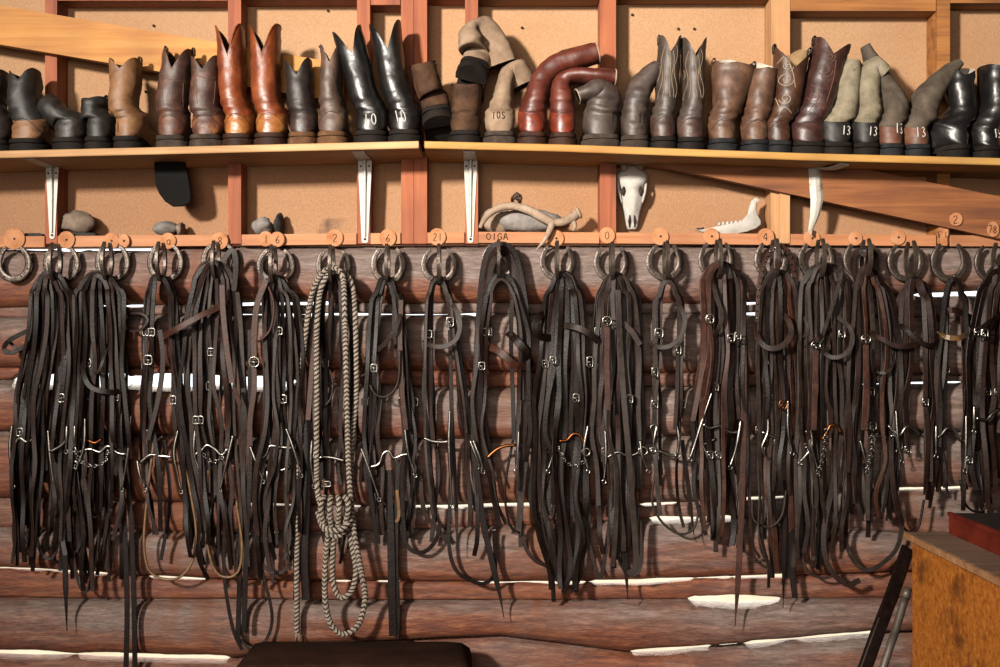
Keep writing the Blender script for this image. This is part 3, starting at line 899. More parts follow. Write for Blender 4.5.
boot(370, 16.5, [(364, 95, 14), (358, 70, 14.5), (350.5, 43, 15)], 'tall glossy black boot marked 10 whose shaft leans far left', 'black', amp=30, marks=[('10', 370, 119, 11, 5, 2.5, 'white_paint', -.1)], lining='greybrown')
boot(404, 16, [(397, 92, 14), (391.5, 65, 14), (387, 37, 16)], 'tall glossy black boot marked 10 at the right end of the left shelf', 'black', amp=30, marks=[('10', 400, 116, 12, 4.5, 2, 'white_paint', -.25)], lining='greybrown')
# ---- right shelf
boot(437, 15, [(431, 95, 13.5), (426, 78, 13), (423.5, 67, 12.5)], 'short mud brown boot tipped forward so its black sole shows, at the shelf gap', 'mud', None, 'sole', amp=2, pitch=-24, roll=-10, lift=117, ydep=-.15, tabs=True, length=.72)
boot(465, 15.5, [(466, 112, 15), (467, 98, 15), (467, 88, 15)], 'chunky mud brown ankle boot underneath the upturned sandy boot', 'mud', None, 'sole', amp=2, tabs=True, tall=.9)
boot(473, 15, [(471, 46, 12), (473, 34, 12.5, .02), (481, 29, 14, .03, .035), (491, 46, 18, .03, .03), (499, 66, 18, .02, .03)],
     'sandy suede boot marked 10 lying on other boots, its black sole turned outward', 'suede', None, 'sole', pitch=-38, roll=14, lift=67, ydep=-.16, length=.75,
     marks=[('10S', 466, 58, 6, 3.4, 1.5, 'black_ink', 0)], wrinkle=.003)
boot(500, 15.5, [(502, 106, 12), (505, 88, 9), (509, 73, 8, 0, .045), (517, 69, 11, 0, .045), (524, 86, 12, .02, .04)],
     'sandy suede boot marked 10S standing with its shaft folded to the right', 'suede', None, 'solegrey', marks=[('10S', 498.5, 115, 7, 3.6, 1.2, 'black_ink', 0)], wrinkle=.0035)
boot(532.5, 14.5, [(536, 98, 11.5), (542, 80, 11, 0, .05), (556, 66, 11, 0, .05), (577, 58.5, 11, 0, .05), (597, 53, 10, 0, .045)],
     'glossy oxblood boot with long shaft bent over to the right, left of its pair', 'ox', 'oxdark', 'stack', lining='greybrown', trim_edge='threadlight', tall=1.05)
boot(563.5, 13.5, [(561.5, 98, 12), (563, 82, 9.5, 0, .05), (575, 76.5, 7.5, -.01, .05), (594, 77, 8, -.02, .05), (615, 78, 8, -.02, .045)],
     'glossy oxblood boot with drooping shaft beside the collapsed grey boot', 'ox', 'oxdark', 'stack', lining='greybrown', trim_edge='threadlight', tall=1.05)
boot(602, 18.5, [(602, 108, 17), (604, 96, 16), (600, 90, 12, -.02, .05), (588, 93, 8.5, -.03, .045), (578, 97, 7, -.03, .04)],
     'collapsed grey brown boot with folded rim and dark number 11', 'greybrown', None, 'solegrey', lining='liningdark', trim_edge='threadlight', marks=[('11', 615, 117, 10, 3, 1, 'black_ink', 0)], wrinkle=.004)
boot(636, 14, [(636, 102, 13), (640, 88, 12, 0, .055), (650, 75, 9.5, 0, .05), (657, 66, 6, 0, .045)],
     'grey brown boot marked 11 with crumpled shaft leaning against stitched boots', 'greybrown', None, 'solegrey', marks=[('11', 642, 118, 10, 3, 1, 'black_ink', 0)], wrinkle=.004)
def flames(cx, y0, y1, w, lean=0):
    out = []
    for sx in (-1, 1):
        for k, (a, b) in enumerate(((.9, .75), (.62, .45), (.35, .15))):
            pts = []
            for i in range(9):
                t = i / 8
                y = y0 + (y1 - y0) * t
                x = cx + lean * t + sx * w * (a + (b - a) * t) * (1 + .22 * math.sin(t * 9 + k * 1.3))
                pts.append((x, y))
            out.append(pts)
    return out
boot(665, 13, [(666, 102, 11), (667.5, 75, 11.5), (669, 47, 10.5)], 'tall dark boot with flame stitching, left of the pair with pointed rims', 'choc', 'greybrown', 'sole', amp=20, stitch=(flames(666, 98, 45, 10, 3), 'thread', .001), tabs=True)
boot(692.5, 14, [(693, 102, 11), (693, 74, 11), (693, 49, 13)], 'tall dark boot with flame stitching, right of the pair, V notched rim', 'choc', 'greybrown', 'sole', amp=22, stitch=(flames(693, 98, 50, 10.5), 'thread', .001))
boot(725, 14, [(726, 110, 14), (729, 92, 18), (733, 75, 21.5), (734, 62, 21)], 'slouching brown boot with wide folded shaft and white lining', 'mocha', 'mocha', 'soleblue', lining='liningwhite', amp=-3, wrinkle=.004, tabs=True, gape=6)
boot(758, 14, [(757, 110, 13.5), (760, 90, 14), (763, 73, 13.5), (763, 66, 13)], 'creased brown boot with white lining, beside the scroll stitched boots', 'mocha', None, 'soleblue', lining='liningwhite', amp=-3, wrinkle=.004, tabs=True, gape=7)
def scroll(cx, cy, r, turns=1.6, d=1, rot=0):
    return [(cx + d * r * (1 - t * .8) * math.cos(rot + t * turns * 2 * PI), cy + r * (1 - t * .8) * math.sin(rot + t * turns * 2 * PI)) for t in [i / 14 for i in range(15)]]
boot(782, 13.5, [(784.5, 108, 14), (788, 84, 15), (791, 55, 18)], 'tall brown boot with pale scroll stitching, showing tan lining', 'swirl', None, 'soleblue', lining='lining', amp=14, yaw=6, gape=10,
     stitch=([scroll(786, 79, 8), scroll(785, 99, 6, d=-1), scroll(788, 66, 6, d=-1, rot=2), [(778, 115), (784, 108), (792, 114)], [(779, 62), (786, 56), (792, 70), (795, 88)], [(777, 70), (776, 90), (779, 108)]], 'threadlight', .0013), tabs=True, tabmat='blackdull')
boot(811, 18, [(816, 106, 16), (823, 80, 17), (830, 50, 17.5)], 'big dark plum boot with tone on tone scroll stitching, leaning right', 'plum', None, 'sole', lining='lining', amp=16, roll=2,
     stitch=([scroll(825, 70, 8), scroll(814, 96, 6, d=-1), scroll(830, 56, 6, d=-1, rot=2), [(808, 112), (815, 104), (824, 110)], [(812, 84), (818, 90), (816, 104)], [(836, 60), (833, 80), (826, 102)]], 'threadred', .0012), tabs=True, tabmat='liningdark')
boot(839, 16.5, [(843, 112, 13), (845.5, 92, 13), (848, 74, 12), (850, 64, 9)], 'black footed boot with pale canvas shaft marked 13, left of its pair', 'blackdull', 'canvas', 'sole', lining='canvas', marks=[('13', 847, 130, 9, 4, 1.5, 'white_paint', .1)], wrinkle=.003, tall=1.08)
boot(869, 13.5, [(867, 112, 13), (865, 92, 13.5), (867, 76, 13), (874, 68, 11, -.01, .05), (883, 74, 8, -.02, .045)], 'black footed boot marked 13, pale canvas shaft with white lined top folded down', 'blackdull', 'canvas', 'sole', lining='liningwhite', marks=[('13', 873.5, 131, 9, 4, 1.5, 'white_paint', .1)], wrinkle=.003, tall=1.08)
boot(894, 13, [(893, 114, 13.5), (891, 100, 13), (882, 82, 9.5, .0, .05), (872, 62, 7, 0, .04), (865, 46, 3.5, 0, .03)], 'russet boot marked 13 whose grey suede shaft leans left', 'russet', 'mouse', 'soleblue', marks=[('13', 900.5, 128, 10, 4, 1.5, 'white_paint', 0)], wrinkle=.003, tall=.95)
boot(920.5, 13, [(922, 114, 13.5), (926, 100, 13.5), (937, 84, 10.5, 0, .05), (948, 72, 8, 0, .045), (957, 64, 5, 0, .04)], 'russet boot marked 13 whose grey suede shaft leans right onto black boot', 'russet', 'mouse', 'soleblue', marks=[('13', 921, 132, 10, 4.5, 1.5, 'white_paint', 0)], wrinkle=.003, tall=.95)
boot(967, 12.5, [(962, 112, 14), (959, 88, 13.5), (960, 70, 13.5)], 'shiny black boot marked 13 with its toe turned left, pale lining showing', 'black', None, 'sole', lining='liningwhite', amp=5, gape=6, yaw=42, marks=[('13', 974, 137, 9, 3.6, 1.5, 'white_paint', 0)], wrinkle=.003, ydep=-.17, depth=.05)
boot(995, 14, [(994, 110, 14.5), (994, 86, 14.5), (994, 69, 14.5)], 'shiny black boot at the right end of the shelf, cut by the photo edge', 'black', None, 'sole', amp=3, yaw=20, marks=[('13', 999, 133, 9, 3.6, 1.5, 'white_paint', 0)], wrinkle=.003)

#PART2
# ------------------------------------------------------------------ horseshoe hooks
def shoe_geo(rx=.058, rz=.062, web=.017, th=.009, gap=36):
    """horseshoe in the xz plane, open at the top, centred on the origin, front at y=0"""
    g = G(); n = 40; v = []
    for i in range(n + 1):
        a = math.radians(90 + gap) + (2 * PI - 2 * math.radians(gap)) * i / n
        e = abs(i / n - .5) * 2                     # 1 at the heels
        ww = web * (1 - .35 * max(0, e - .75) / .25) * (1.12 - .12 * e)
        sq = 1 - .06 * e ** 3
        c = Vector((math.cos(a) * rx * sq, 0, math.sin(a) * rz)); d = Vector((math.cos(a), 0, math.sin(a)))
        for o, y in ((0, 0), (-.12, -.0012), (-.42, -.0012), (-.46, .001), (-.54, .001), (-.58, -.0012), (-.88, -.0012), (-1, 0), (-1, th), (0, th)):
            v.append(c + d * (o * ww) + Vector((0, y, 0)))
    R = 10
    f = [(i*R+k, (i+1)*R+k, (i+1)*R+(k+1)%R, i*R+(k+1)%R) for i in range(n) for k in range(R)]
    f += [tuple(range(R)), tuple(reversed(range(n*R, n*R+R)))]
    g.add(v, f); return g
HOOKS = [ # ring centre px, ring centre py, whether an outward shoe holds tack
 (13, 263, 0), (61, 263, 1), (112, 262, 1), (165, 262, 1), (219, 261, 1), (275.5, 265, 1), (333, 265, 1), (388, 264, 1), (439, 264, 1), (500, 260, 1),
 (557.5, 261, 1), (611.5, 262, 1), (665, 261, 1), (716.5, 259, 1), (772, 259, 1), (817, 259, 1), (862, 259, 1), (906, 261, 1), (949.5, 261, 0), (993, 262, 1)]
HLAB = ['empty rusty horseshoe hook at the far left end of the log wall',
 'horseshoe hook under the cream bracket, holding the leftmost dark mass of bridles', 'horseshoe hook holding the second dark mass of bridles from the left',
 'horseshoe hook below the small grey stone, fourth hook from left', 'horseshoe hook beside the second stud, holding bridle with long brown diagonal strap',
 'pale worn horseshoe hook left of the rope, holding reddish buckled cheek strap', 'horseshoe hook holding the black and white rope reins',
 'horseshoe hook below the disc marked 6', 'horseshoe hook below the disc marked 21, with thin bridle', 'horseshoe hook crowded with straps, left below the antler',
 'horseshoe hook right under the antler tine', 'horseshoe hook below the stud beside the hanging skull', 'broad shiny horseshoe hook with small bridle under the skull',
 'horseshoe hook below the jawbone tip, holding a reddish long strap', 'horseshoe hook holding the bridle studded with small silver dots', 'horseshoe hook under the bent bracket',
 'horseshoe hook right of the bent bracket, straps wound round its top', 'horseshoe hook third from the right end, with bright left edge', 'open horseshoe hook second from the right end, below square tag',
 'horseshoe hook at the far right end, partly behind dark straps']
LOGF = -.030
for (cx, cy, held), lab in zip(HOOKS, HLAB):
    c = P(cx, cy, LOGF - .008)
    root = thing('horseshoe_hook', lab, 'hook', c, 'horseshoe hooks along the log wall')
    rx, rz = random.uniform(.054, .060), random.uniform(.059, .064)
    g = shoe_geo(rx, rz, random.uniform(.0150, .0185), .009, random.uniform(28, 40))
    g.v = [p + c for p in g.v]; g.obj('wall_horseshoe', M['shoe_iron'], root, sharp=35)
    for a in (200, 235, 305, 340):
        p = c + Vector((math.cos(math.radians(a)) * (rx - .008), -.0005, math.sin(math.radians(a)) * (rz - .008)))
        g = G(); g.tube([p + Vector((0, .004, 0)), p + Vector((0, -.0018, 0))], [.0028, .0022], 6); g.obj('nail', M['nail'], root)
    if held or cx == 949.5:
        g = shoe_geo(.052, .064, .015, .009, 30)
        g.v = [Vector((p.y - .0045 + c.x + (.004 if cx < 500 else -.004), c.y - .055 + p.x, c.z + p.z + (.002 if held else 0))) for p in g.v]
        if held: g.obj('hook_horseshoe', M['shoe_iron'], root, sharp=35)
        else:
            g = G(); p = c + Vector((0, 0, -rz + .008)); g.tube([p, p + Vector((0, -.03, 0)), p + Vector((0, -.04, .01))], .004, 8); g.obj('hook_peg', M['shoe_iron'], root)

# ------------------------------------------------------------------ numbered wooden discs on the rail
TAGS = [(15, 239, 10.5, '', 'dark brown round wooden disc at the far left end of the rail'), (67, 240, 8.5, '', 'reddish round wooden disc just right of the cream bracket'),
 (112, 241, 8, 'n', 'round wooden disc with a square hole, above the second bridle mass'), (124.5, 241, 5.5, '', 'small oval wooden disc beside the square holed disc'),
 (168.5, 241, 8, 'a', 'round wooden disc below the small grey stone'), (220, 241, 8.5, '8', 'round wooden disc beside the second stud'),
 (266, 239, 7.5, '1', 'pale wooden disc partly behind the knotty disc, left of rope'), (277.5, 239.5, 7.5, '6', 'darker knotty wooden disc beside the pale disc, left of rope'),
 (335, 238, 8.5, '2', 'pale round wooden disc marked 2 above the rope reins'), (388, 238, 8.5, '6', 'pale round wooden disc marked 6 between stud and bracket'),
 (437.5, 237, 8.5, '21', 'pale round wooden disc marked 21 left of white bracket'), (556, 238.5, 8, 'n', 'round wooden disc behind the antler tine'),
 (607, 235.5, 8, '0', 'round wooden disc nailed on the stud left of the skull'), (660, 236.5, 8.5, 'n', 'round wooden disc right below the skull'),
 (711, 236.5, 8, 'n', 'round wooden disc below the left tip of the jawbone'), (765.5, 237, 8.5, '4', 'round wooden disc beside the pine post'),
 (811.5, 238.5, 8, 'n', 'orange round wooden disc under the bent bracket'), (855, 238.5, 7, 'n', 'faint round wooden disc between bent bracket and right rail end'),
 (897.5, 237.5, 7.5, 'n', 'faint round wooden disc third from right on the rail'), (955.5, 219.5, 6.5, '2', 'small round disc marked 2 on the rough sloping brace'),
 (992.5, 229.5, 6, '78', 'small round disc marked 78 at the right end of the brace')]
DIG['4'] = [[(.7, 0), (.7, 1), (.1, .35), (.9, .35)]]
for (cx, cy, r, txt, lab) in TAGS:
    y = -.0365 if cx in (955.5, 992.5) else RAIL_F - .0006
    if cx == 607: y = -.0006
    if cx in (277.5, 124.5): y -= .0075
    th = .007
    c = P(cx, cy, y); rr = r * S(y)
    root = thing('wooden_disc', lab, 'disc', c, 'number discs cut from branches')
    g = G(); n = 26
    poly = [(c.x + rr * (1 + .05 * noise.noise(Vector((math.cos(2*PI*i/n)*1.5, math.sin(2*PI*i/n)*1.5, cx)))) * math.cos(2*PI*i/n), c.z + rr * math.sin(2*PI*i/n) * (1.03 if r > 6 else 1.3)) for i in range(n)]
    g.prism(poly, y - th, y, .0014)
    g.obj('slice', M['disc'], root, sharp=40)
    g = G(); pts = [Vector((c.x + rr * 1.005 * math.cos(2*PI*i/n), y - th*.55, c.z + rr * 1.005 * math.sin(2*PI*i/n) * (1.03 if r > 6 else 1.3))) for i in range(n + 1)]
    g.ribbon(pts, .0045, .0012, (0, -1, 0)); 
    g = G()
    if txt == 'n' or txt == '':
        p = Vector((c.x + .001, y - th, c.z)); g.tube([p + Vector((0, .002, 0)), p + Vector((0, -.0015, 0))], [.0042, .0034], 8); g.obj('nail', M['nail'], root)
    else:
        for st in text_strokes(txt, cx, cy, 7.5, 4.6 if len(txt) == 1 else 3.8, 1.2):
            g.tube(spline([P(a, b, y - th - .0004) for a, b in st], .003), .0011, 5)
        g.obj('burnt_number', M['black_ink'], root)
# square tag
y = RAIL_F - .0006; c = P(943, 238, y)
root = thing('wooden_tag', 'small square wooden tag on the rail, second from the right end', 'tag', c)
g = G(); g.prism([(P(a, b, y).x, P(a, b, y).z) for a, b in ((939.5, 246), (946.5, 246), (946.5, 236), (947.5, 236), (947.5, 227), (938, 227), (938, 236), (939.5, 236))], y - .008, y, .001)
g.obj('block', M['disc'], root, smooth=False)
g = G()
for st in text_strokes('F1', 943, 235, 6, 4, 1.5): g.tube(spline([P(a, b, y - .0085) for a, b in st], .003), .001, 5)
g.obj('burnt_number', M['black_ink'], root)
# pencilled lettering on the rail above the crowded hook
g = G()
for st in text_strokes('O1GA', 497, 236.5, 6.5, 4.5, 1.2): g.tube(spline([P(a, b, RAIL_F - .0006) for a, b in st], .003), .0013, 5)
o = g.obj('pencilled_lettering', M['black_ink'], origin=P(497, 237, RAIL_F)); tag(o, 'dark hand lettering burnt into the rail above the crowded hook', 'lettering')

# ------------------------------------------------------------------ bridles
def sp(px, ys):
    """px points with depth: ys number or list"""
    n = len(px)
    if not hasattr(ys, '__len__'): ys = [ys] * n
    if len(ys) == 2 and n != 2: ys = [ys[0] + (ys[1] - ys[0]) * i / (n - 1) for i in range(n)]
    return [P(a, b, y) for (a, b), y in zip(px, ys)]
def strap(root, name, px, w=.018, mat='lea', y=-.07, tw=.35, th=.0032, point=False, nrm=(0, -1, 0), phase=None):
    if name in ('noseband', 'browband') and not hasattr(y, '__len__'):      # both ends tuck back behind the hanging straps
        m = len(px) - 1; y = [y + .055 * abs(2 * i / m - 1) ** 2.5 for i in range(m + 1)]
    pl = spline(sp(px, y), .011); n = len(pl)
    ph = random.uniform(0, 50) if phase is None else phase
    twist = [tw * 1.6 * noise.noise(Vector((i * .045, ph, 0))) for i in range(n)]
    taper = [1] * n
    if point:
        for i in range(n):
            d = (n - 1 - i) / 12
            if d < 1: taper[i] = max(.15, d)
    g = G(); g.ribbon(pl, w, th, nrm, twist, taper)
    return g.obj(name, M[mat], root, sharp=28)
def round_strap(root, name, px, r=.0045, mat='lea', y=-.07):
    g = G(); g.tube(spline(sp(px, y), .012), r, 7); return g.obj(name, M[mat], root)
def buckle(parent, cx, cy, w=8, h=9, y=-.08, mat='steel', rnd=False, label=None):
    g = G(); c = []
    n = 20
    for i in range(n + 1):
        a = 2 * PI * i / n; e = 1 if rnd else .45
        x = math.copysign(abs(math.cos(a)) ** e, math.cos(a)) * w / 2; z = math.copysign(abs(math.sin(a)) ** e, math.sin(a)) * h / 2
        c.append(P(cx + x, cy + z, y - .004))
    g.tube(c, .0024, 6, cap=False)
    g.tube([P(cx - w/2, cy, y - .004), P(cx + w/2, cy, y - .004)], .0016, 6)
    g.tube([P(cx, cy, y - .005), P(cx + .5, cy + h/2 + 1, y - .007)], .0013, 6)
    return g.obj('buckle', M[mat], parent)
def ring(parent, cx, cy, r=5, y=-.08, mat='steel', tilt=.9, name='ring'):
    g = G(); g.tube([P(cx + r * math.cos(2*PI*i/18), cy + r * tilt * math.sin(2*PI*i/18), y) for i in range(19)], .0026, 6, cap=False)
    return g.obj(name, M[mat], parent)
def bit(root, mouth, shanks, y=-.085, mm='steel', chain=None, rings=()):
    g = G(); g.tube(spline(sp(mouth, y), .006), .0052, 8)
    b = g.obj('bit', M[mm], root)
    for sk in shanks:
        g = G(); pl = spline(sp(sk, y - .004), .006); n = len(pl)
        g.tube(pl, [.0032 + .0026 * math.sin(PI * min(1, i / n * 1.3)) for i in range(n)], 7)
        e = pl[-1]
        g.tube([e + Vector((.006 * math.cos(2*PI*i/10), 0, .006 * math.sin(2*PI*i/10) - .005)) for i in range(11)], .0018, 5, cap=False)
        g.obj('shank', M['steel'], b)
    for (cx, cy, r) in rings: ring(b, cx, cy, r, y - .005)
    if chain:
        g = G(); pl = spline(sp(chain, y - .01), .009)
        for i, p in enumerate(pl):
            q = Vector((.004, 0, .0015)) if i % 2 else Vector((.001, .003, .004))
            g.tube([p + Vector((.0055 * math.cos(2*PI*k/8), (.0045 * math.sin(2*PI*k/8) if i % 2 else 0), .0 if i % 2 else .0045 * math.sin(2*PI*k/8))) for k in range(9)], .0013, 4, cap=False)
        g.obj('curb_chain', M['steel'], b)
    return b
def envx(env, y, f):
    l = pw([(a, b) for a, b, c in env], y); r = pw([(a, c) for a, b, c in env], y); return l + (r - l) * f
DEP = (-.040, -.125)
def fill(root, hx, top, env, n, ends, mats, wr=(.009, .015), seed=1, open_=0):
    """straps that go up one side of the hook, over it and down the other side"""
    rnd = random.Random(seed); n = int(round(n * 1.45))
    for i in range(n):
        u = (i + .5) / n
        fl = .5 - .5 * ((i * .618 + .11) % 1) ** .8; fr = .5 + .5 * ((i * .382 + .47) % 1) ** .8
        if open_: fl *= 1 - open_; fr = 1 - (1 - fr) * (1 - open_)
        elif i % 4 == 3: fl, fr = fl, max(.1, fl + rnd.uniform(.1, .3))
        yl, yr = rnd.choice(ends) + rnd.uniform(-12, 12), rnd.choice(ends) + rnd.uniform(-12, 12)
        d = DEP[0] + (DEP[1] - DEP[0]) * u * .8
        spread = abs(u - .5)
        def leg(f, ye):
            pts = []; y = top + 22; w0 = rnd.uniform(0, 9)
            while y < ye - 15:
                x = envx(env, y, f) + 2.6 * noise.noise(Vector((y * .018, w0 * 5, f * 9))) * (1 + .01 * (y - top))
                pts.append((x, y, d + .030 * noise.noise(Vector((y * .012, w0, 3))) * min(1, (y - top) / 60) + .012 * min(1, (y - top) / 120)))
                y += 34
            pts.append((envx(env, ye, f) + rnd.uniform(-3, 3), ye, d + .02))
            return pts
        L, Rr = leg(fl, yl), leg(fr, yr)
        tl, tr = envx(env, top + 10, .5 + (fl - .5) * .95), envx(env, top + 10, .5 + (fr - .5) * .95)
        lift_ = rnd.uniform(-1.5, 3)
        crest = [(tl, top + 13 + u * 3, d), (hx + (tl - hx) * .62, top + 4 + lift_, d), (hx + (fl + fr - 1) * 3, top + lift_, d - .002), (hx + (tr - hx) * .62, top + 4 + lift_, d), (tr, top + 13 + u * 3, d)]
        pts = list(reversed(L)) + crest + Rr
        o = strap(root, 'headstall' if i % 3 == 0 else 'rein', [(a, b) for a, b, c in pts], rnd.uniform(*wr), rnd.choice(mats), [min(c, -.038) for a, b, c in pts], .6, .0034)
        # small fittings
        if i % 2 == 0:
            k = rnd.randrange(len(L)); a, b, c = L[max(1, min(len(L) - 1, k))]
            if 330 < b < 470: buckle(o, a, b, 6, 7.5, c)
        elif i % 3 == 1:
            a, b, c = Rr[min(len(Rr) - 1, 3)]
            buckle(o, a, b, 6, 8, c)
def bridle(key, label, hx, top):
    return thing('bridle', label, 'bridle', P(hx, top, -.08), 'bridles hung in a row on horseshoe hooks')
DK = ['lea', 'lea', 'lea', 'lea2', 'lea2']
MX = ['lea', 'lea2', 'lea2', 'lea4', 'lea']
RB = ['lea2', 'lea2', 'lea3', 'lea', 'lea4']

# A
r = bridle('A', 'leftmost dense dark bundle of bridles, with a looped strap sticking out to its left', 47, 274)
fill(r, 47, 274, [(275, 32, 66), (300, 31, 75), (340, 28, 78), (400, 15, 74), (480, 11, 70), (560, 14, 66)], 13, [445, 470, 520, 545, 560], DK, seed=2)
strap(r, 'rein', [(48, 325), (30, 330), (10, 340), (4, 349), (12, 353), (32, 342), (50, 336)], .014, 'lea', [-.05, -.07, -.08, -.075, -.08, -.07, -.05], .3)
strap(r, 'rein', [(34, 360), (18, 350), (8, 340)], .010, 'lea4', -.06)
strap(r, 'rein', [(60, 300), (61, 400), (64, 520), (66, 600), (67, 631)], .017, 'lea', -.06, .2, point=True)
strap(r, 'rein', [(40, 470), (36, 530), (44, 556), (56, 552), (60, 500)], .011, 'lea', -.05)
bit(r, [(14, 445), (20, 438), (27, 442), (35, 438)], [[(12, 425), (10, 450), (13, 485)], [(48, 430), (50, 455), (54, 488)]])
bit(r, [(50, 452), (62, 445), (68, 437)], [[(67, 425), (66, 450)]], y=-.1)
# B
r = bridle('B', 'second dense dark bundle of bridles from left, with a silver curb bit at its bottom', 97, 273)
fill(r, 97, 273, [(275, 80, 118), (300, 75, 123), (350, 78, 124), (420, 72, 128), (480, 68, 130), (560, 74, 122)], 13, [440, 470, 515, 545, 580], DK, seed=3)
strap(r, 'noseband', [(82, 352), (84, 375), (92, 388), (110, 392), (128, 390)], .016, 'lea', -.12, .2)
strap(r, 'noseband', [(90, 372), (98, 372), (104, 358), (108, 345)], .010, 'lea4', -.12, .2)
strap(r, 'rein', [(112, 300), (116, 420), (124, 520), (127, 600), (126, 672)], .016, 'lea', -.055, .2)
strap(r, 'rein', [(118, 320), (124, 440), (131, 520), (134, 600), (135, 672)], .016, 'lea', -.05, .2)
strap(r, 'rein', [(110, 470), (98, 540), (88, 590), (78, 580), (72, 540), (70, 490)], .011, 'lea2', -.045)
strap(r, 'rein', [(113, 468), (106, 530), (97, 575)], .012, 'lea', -.05)
bit(r, [(78, 452), (90, 449), (100, 452), (108, 446), (118, 453), (126, 454)], [[(85, 418), (84, 446), (76, 470), (68, 487)], [(131, 415), (128, 452), (122, 488)]], chain=[(76, 452), (80, 460), (92, 466), (104, 462), (108, 450)])
bit(r, [(88, 440), (95, 443), (102, 439)], [[(75, 425), (74, 448)]], y=-.115, mm='copper')
# C
r = bridle('C', 'dark bridle fourth hook from left, its thin tan rein looping low above the light gap', 157, 276)
fill(r, 157, 276, [(280, 148, 172), (300, 146, 177), (345, 143, 178), (400, 142, 182), (480, 142, 194), (545, 150, 196)], 6, [430, 470, 540, 555], DK, seed=4, open_=0.45)
strap(r, 'browband', [(124, 322), (130, 314), (142, 314), (148, 320), (140, 330), (128, 330), (124, 322)], .008, 'lea2', -.1, .1)
strap(r, 'cheek_strap', [(160, 330), (163, 360), (158, 400), (148, 440)], .016, 'lea2', -.1, .2)
round_strap(r, 'rein', [(154, 440), (148, 490), (144, 540), (148, 568), (160, 578), (178, 578), (192, 562), (196, 530), (190, 490), (184, 462)], .0042, 'lea5', -.07)
strap(r, 'rein', [(164, 440), (170, 500), (161, 560)], .011, 'lea', -.05); strap(r, 'rein', [(176, 430), (188, 500), (204, 565)], .014, 'lea', -.055)
buckle(r, 148, 360, 8, 9, -.12)
bit(r, [(140, 463), (150, 455), (160, 456), (172, 457)], [[(178, 430), (174, 452), (178, 476), (181, 490)], [(137, 460), (140, 475), (145, 488)]])
# D
r = bridle('D', 'bridle with a long brown strap slanting up across it, beside the second stud', 211, 261)
fill(r, 211, 262, [(268, 194, 234), (290, 190, 238), (330, 182, 242), (400, 178, 246), (480, 192, 248), (560, 198, 250), (640, 235, 262)], 9, [450, 490, 545, 575], RB, seed=5)
strap(r, 'rein', [(222, 262), (232, 250), (236, 262), (234, 290)], .017, 'lea2', -.11)
strap(r, 'browband', [(160, 338), (175, 330), (200, 316), (232, 302)], .019, 'lea3', -.14, .15)
strap(r, 'cheek_strap', [(222, 285), (223, 310), (227, 350), (232, 383)], .018, 'lea3', -.13, .15)
strap(r, 'cheek_strap', [(234, 388), (240, 405)], .014, 'lea3', -.12)
round_strap(r, 'rein', [(208, 470), (206, 530), (213, 566), (224, 577), (238, 572), (242, 545), (236, 500)], .0042, 'lea5', -.07)
strap(r, 'rein', [(226, 500), (224, 570), (232, 625), (242, 650)], .011, 'lea', -.06)
strap(r, 'rein', [(240, 300), (243, 450), (240, 560), (238, 640)], .016, 'lea', -.06)
strap(r, 'rein', [(250, 330), (250, 460), (246, 560), (244, 632)], .016, 'lea', -.07)
strap(r, 'rein', [(244, 500), (262, 570), (272, 615), (266, 640), (252, 648), (240, 640)], .010, 'lea', -.05)
bit(r, [(194, 455), (202, 450), (207, 445), (215, 449), (222, 455), (228, 448)], [[(233, 435), (226, 465), (220, 490)], [(195, 430), (194, 452), (199, 470)]], chain=[(204, 455), (212, 462), (222, 458)])
# E
r = bridle('E', 'bridle with a reddish buckled cheek strap, just left of the rope reins', 274, 274)
fill(r, 274, 275, [(280, 264, 288), (300, 262, 298), (360, 262, 304), (440, 264, 302), (500, 256, 300), (565, 260, 296)], 8, [450, 490, 540, 560, 575], RB, seed=6)
strap(r, 'rein', [(262, 285), (262, 262), (268, 257), (272, 268)], .010, 'lea', -.1)
strap(r, 'cheek_strap', [(266, 280), (257, 305), (254, 335), (254, 360)], .019, 'lea3', -.13, .15)
o = strap(r, 'cheek_strap', [(254, 366), (254, 390), (250, 420), (250, 446)], .017, 'lea3', -.13, .15); buckle(o, 254, 362, 10, 10, -.133, rnd=True)
round_strap(r, 'throat_latch', [(268, 285), (274, 305), (270, 330), (258, 342)], .004, 'lea3', -.12)
strap(r, 'rein', [(262, 500), (260, 555), (272, 572), (288, 566), (296, 530), (300, 480)], .012, 'lea2', -.05)
strap(r, 'rein', [(296, 470), (298, 540), (296, 600)], .020, 'lea', -.045)
bit(r, [(257, 461), (266, 455), (270, 446), (280, 447), (292, 448)], [[(250, 446), (256, 462), (263, 480)], [(286, 428), (294, 450), (301, 474)]])
bit(r, [(272, 468), (282, 470), (290, 466)], [[(267, 470), (268, 488)]], y=-.07)
# F  strap bundle under the rope
r = bridle('F', 'dark bridle hanging behind the black and white rope reins', 333, 272)
fill(r, 333, 273, [(280, 318, 350), (330, 312, 356), (420, 312, 354), (480, 314, 352), (560, 318, 350)], 5, [445, 490, 530, 560], DK, seed=7)
strap(r, 'cheek_strap', [(318, 290), (316, 330), (312, 370), (308, 420)], .017, 'lea3', -.07, .2)
strap(r, 'rein', [(309, 400), (306, 500), (304, 560), (306, 600)], .026, 'lea', -.045, .2)
round_strap(r, 'throat_latch', [(330, 370), (333, 385), (330, 400), (322, 408)], .003, 'lea4', -.1)
bit(r, [(314, 461), (322, 457), (334, 458), (345, 461)], [[(312, 440), (311, 462), (314, 485)]])
buckle(r, 326, 484, 9, 5, -.1)
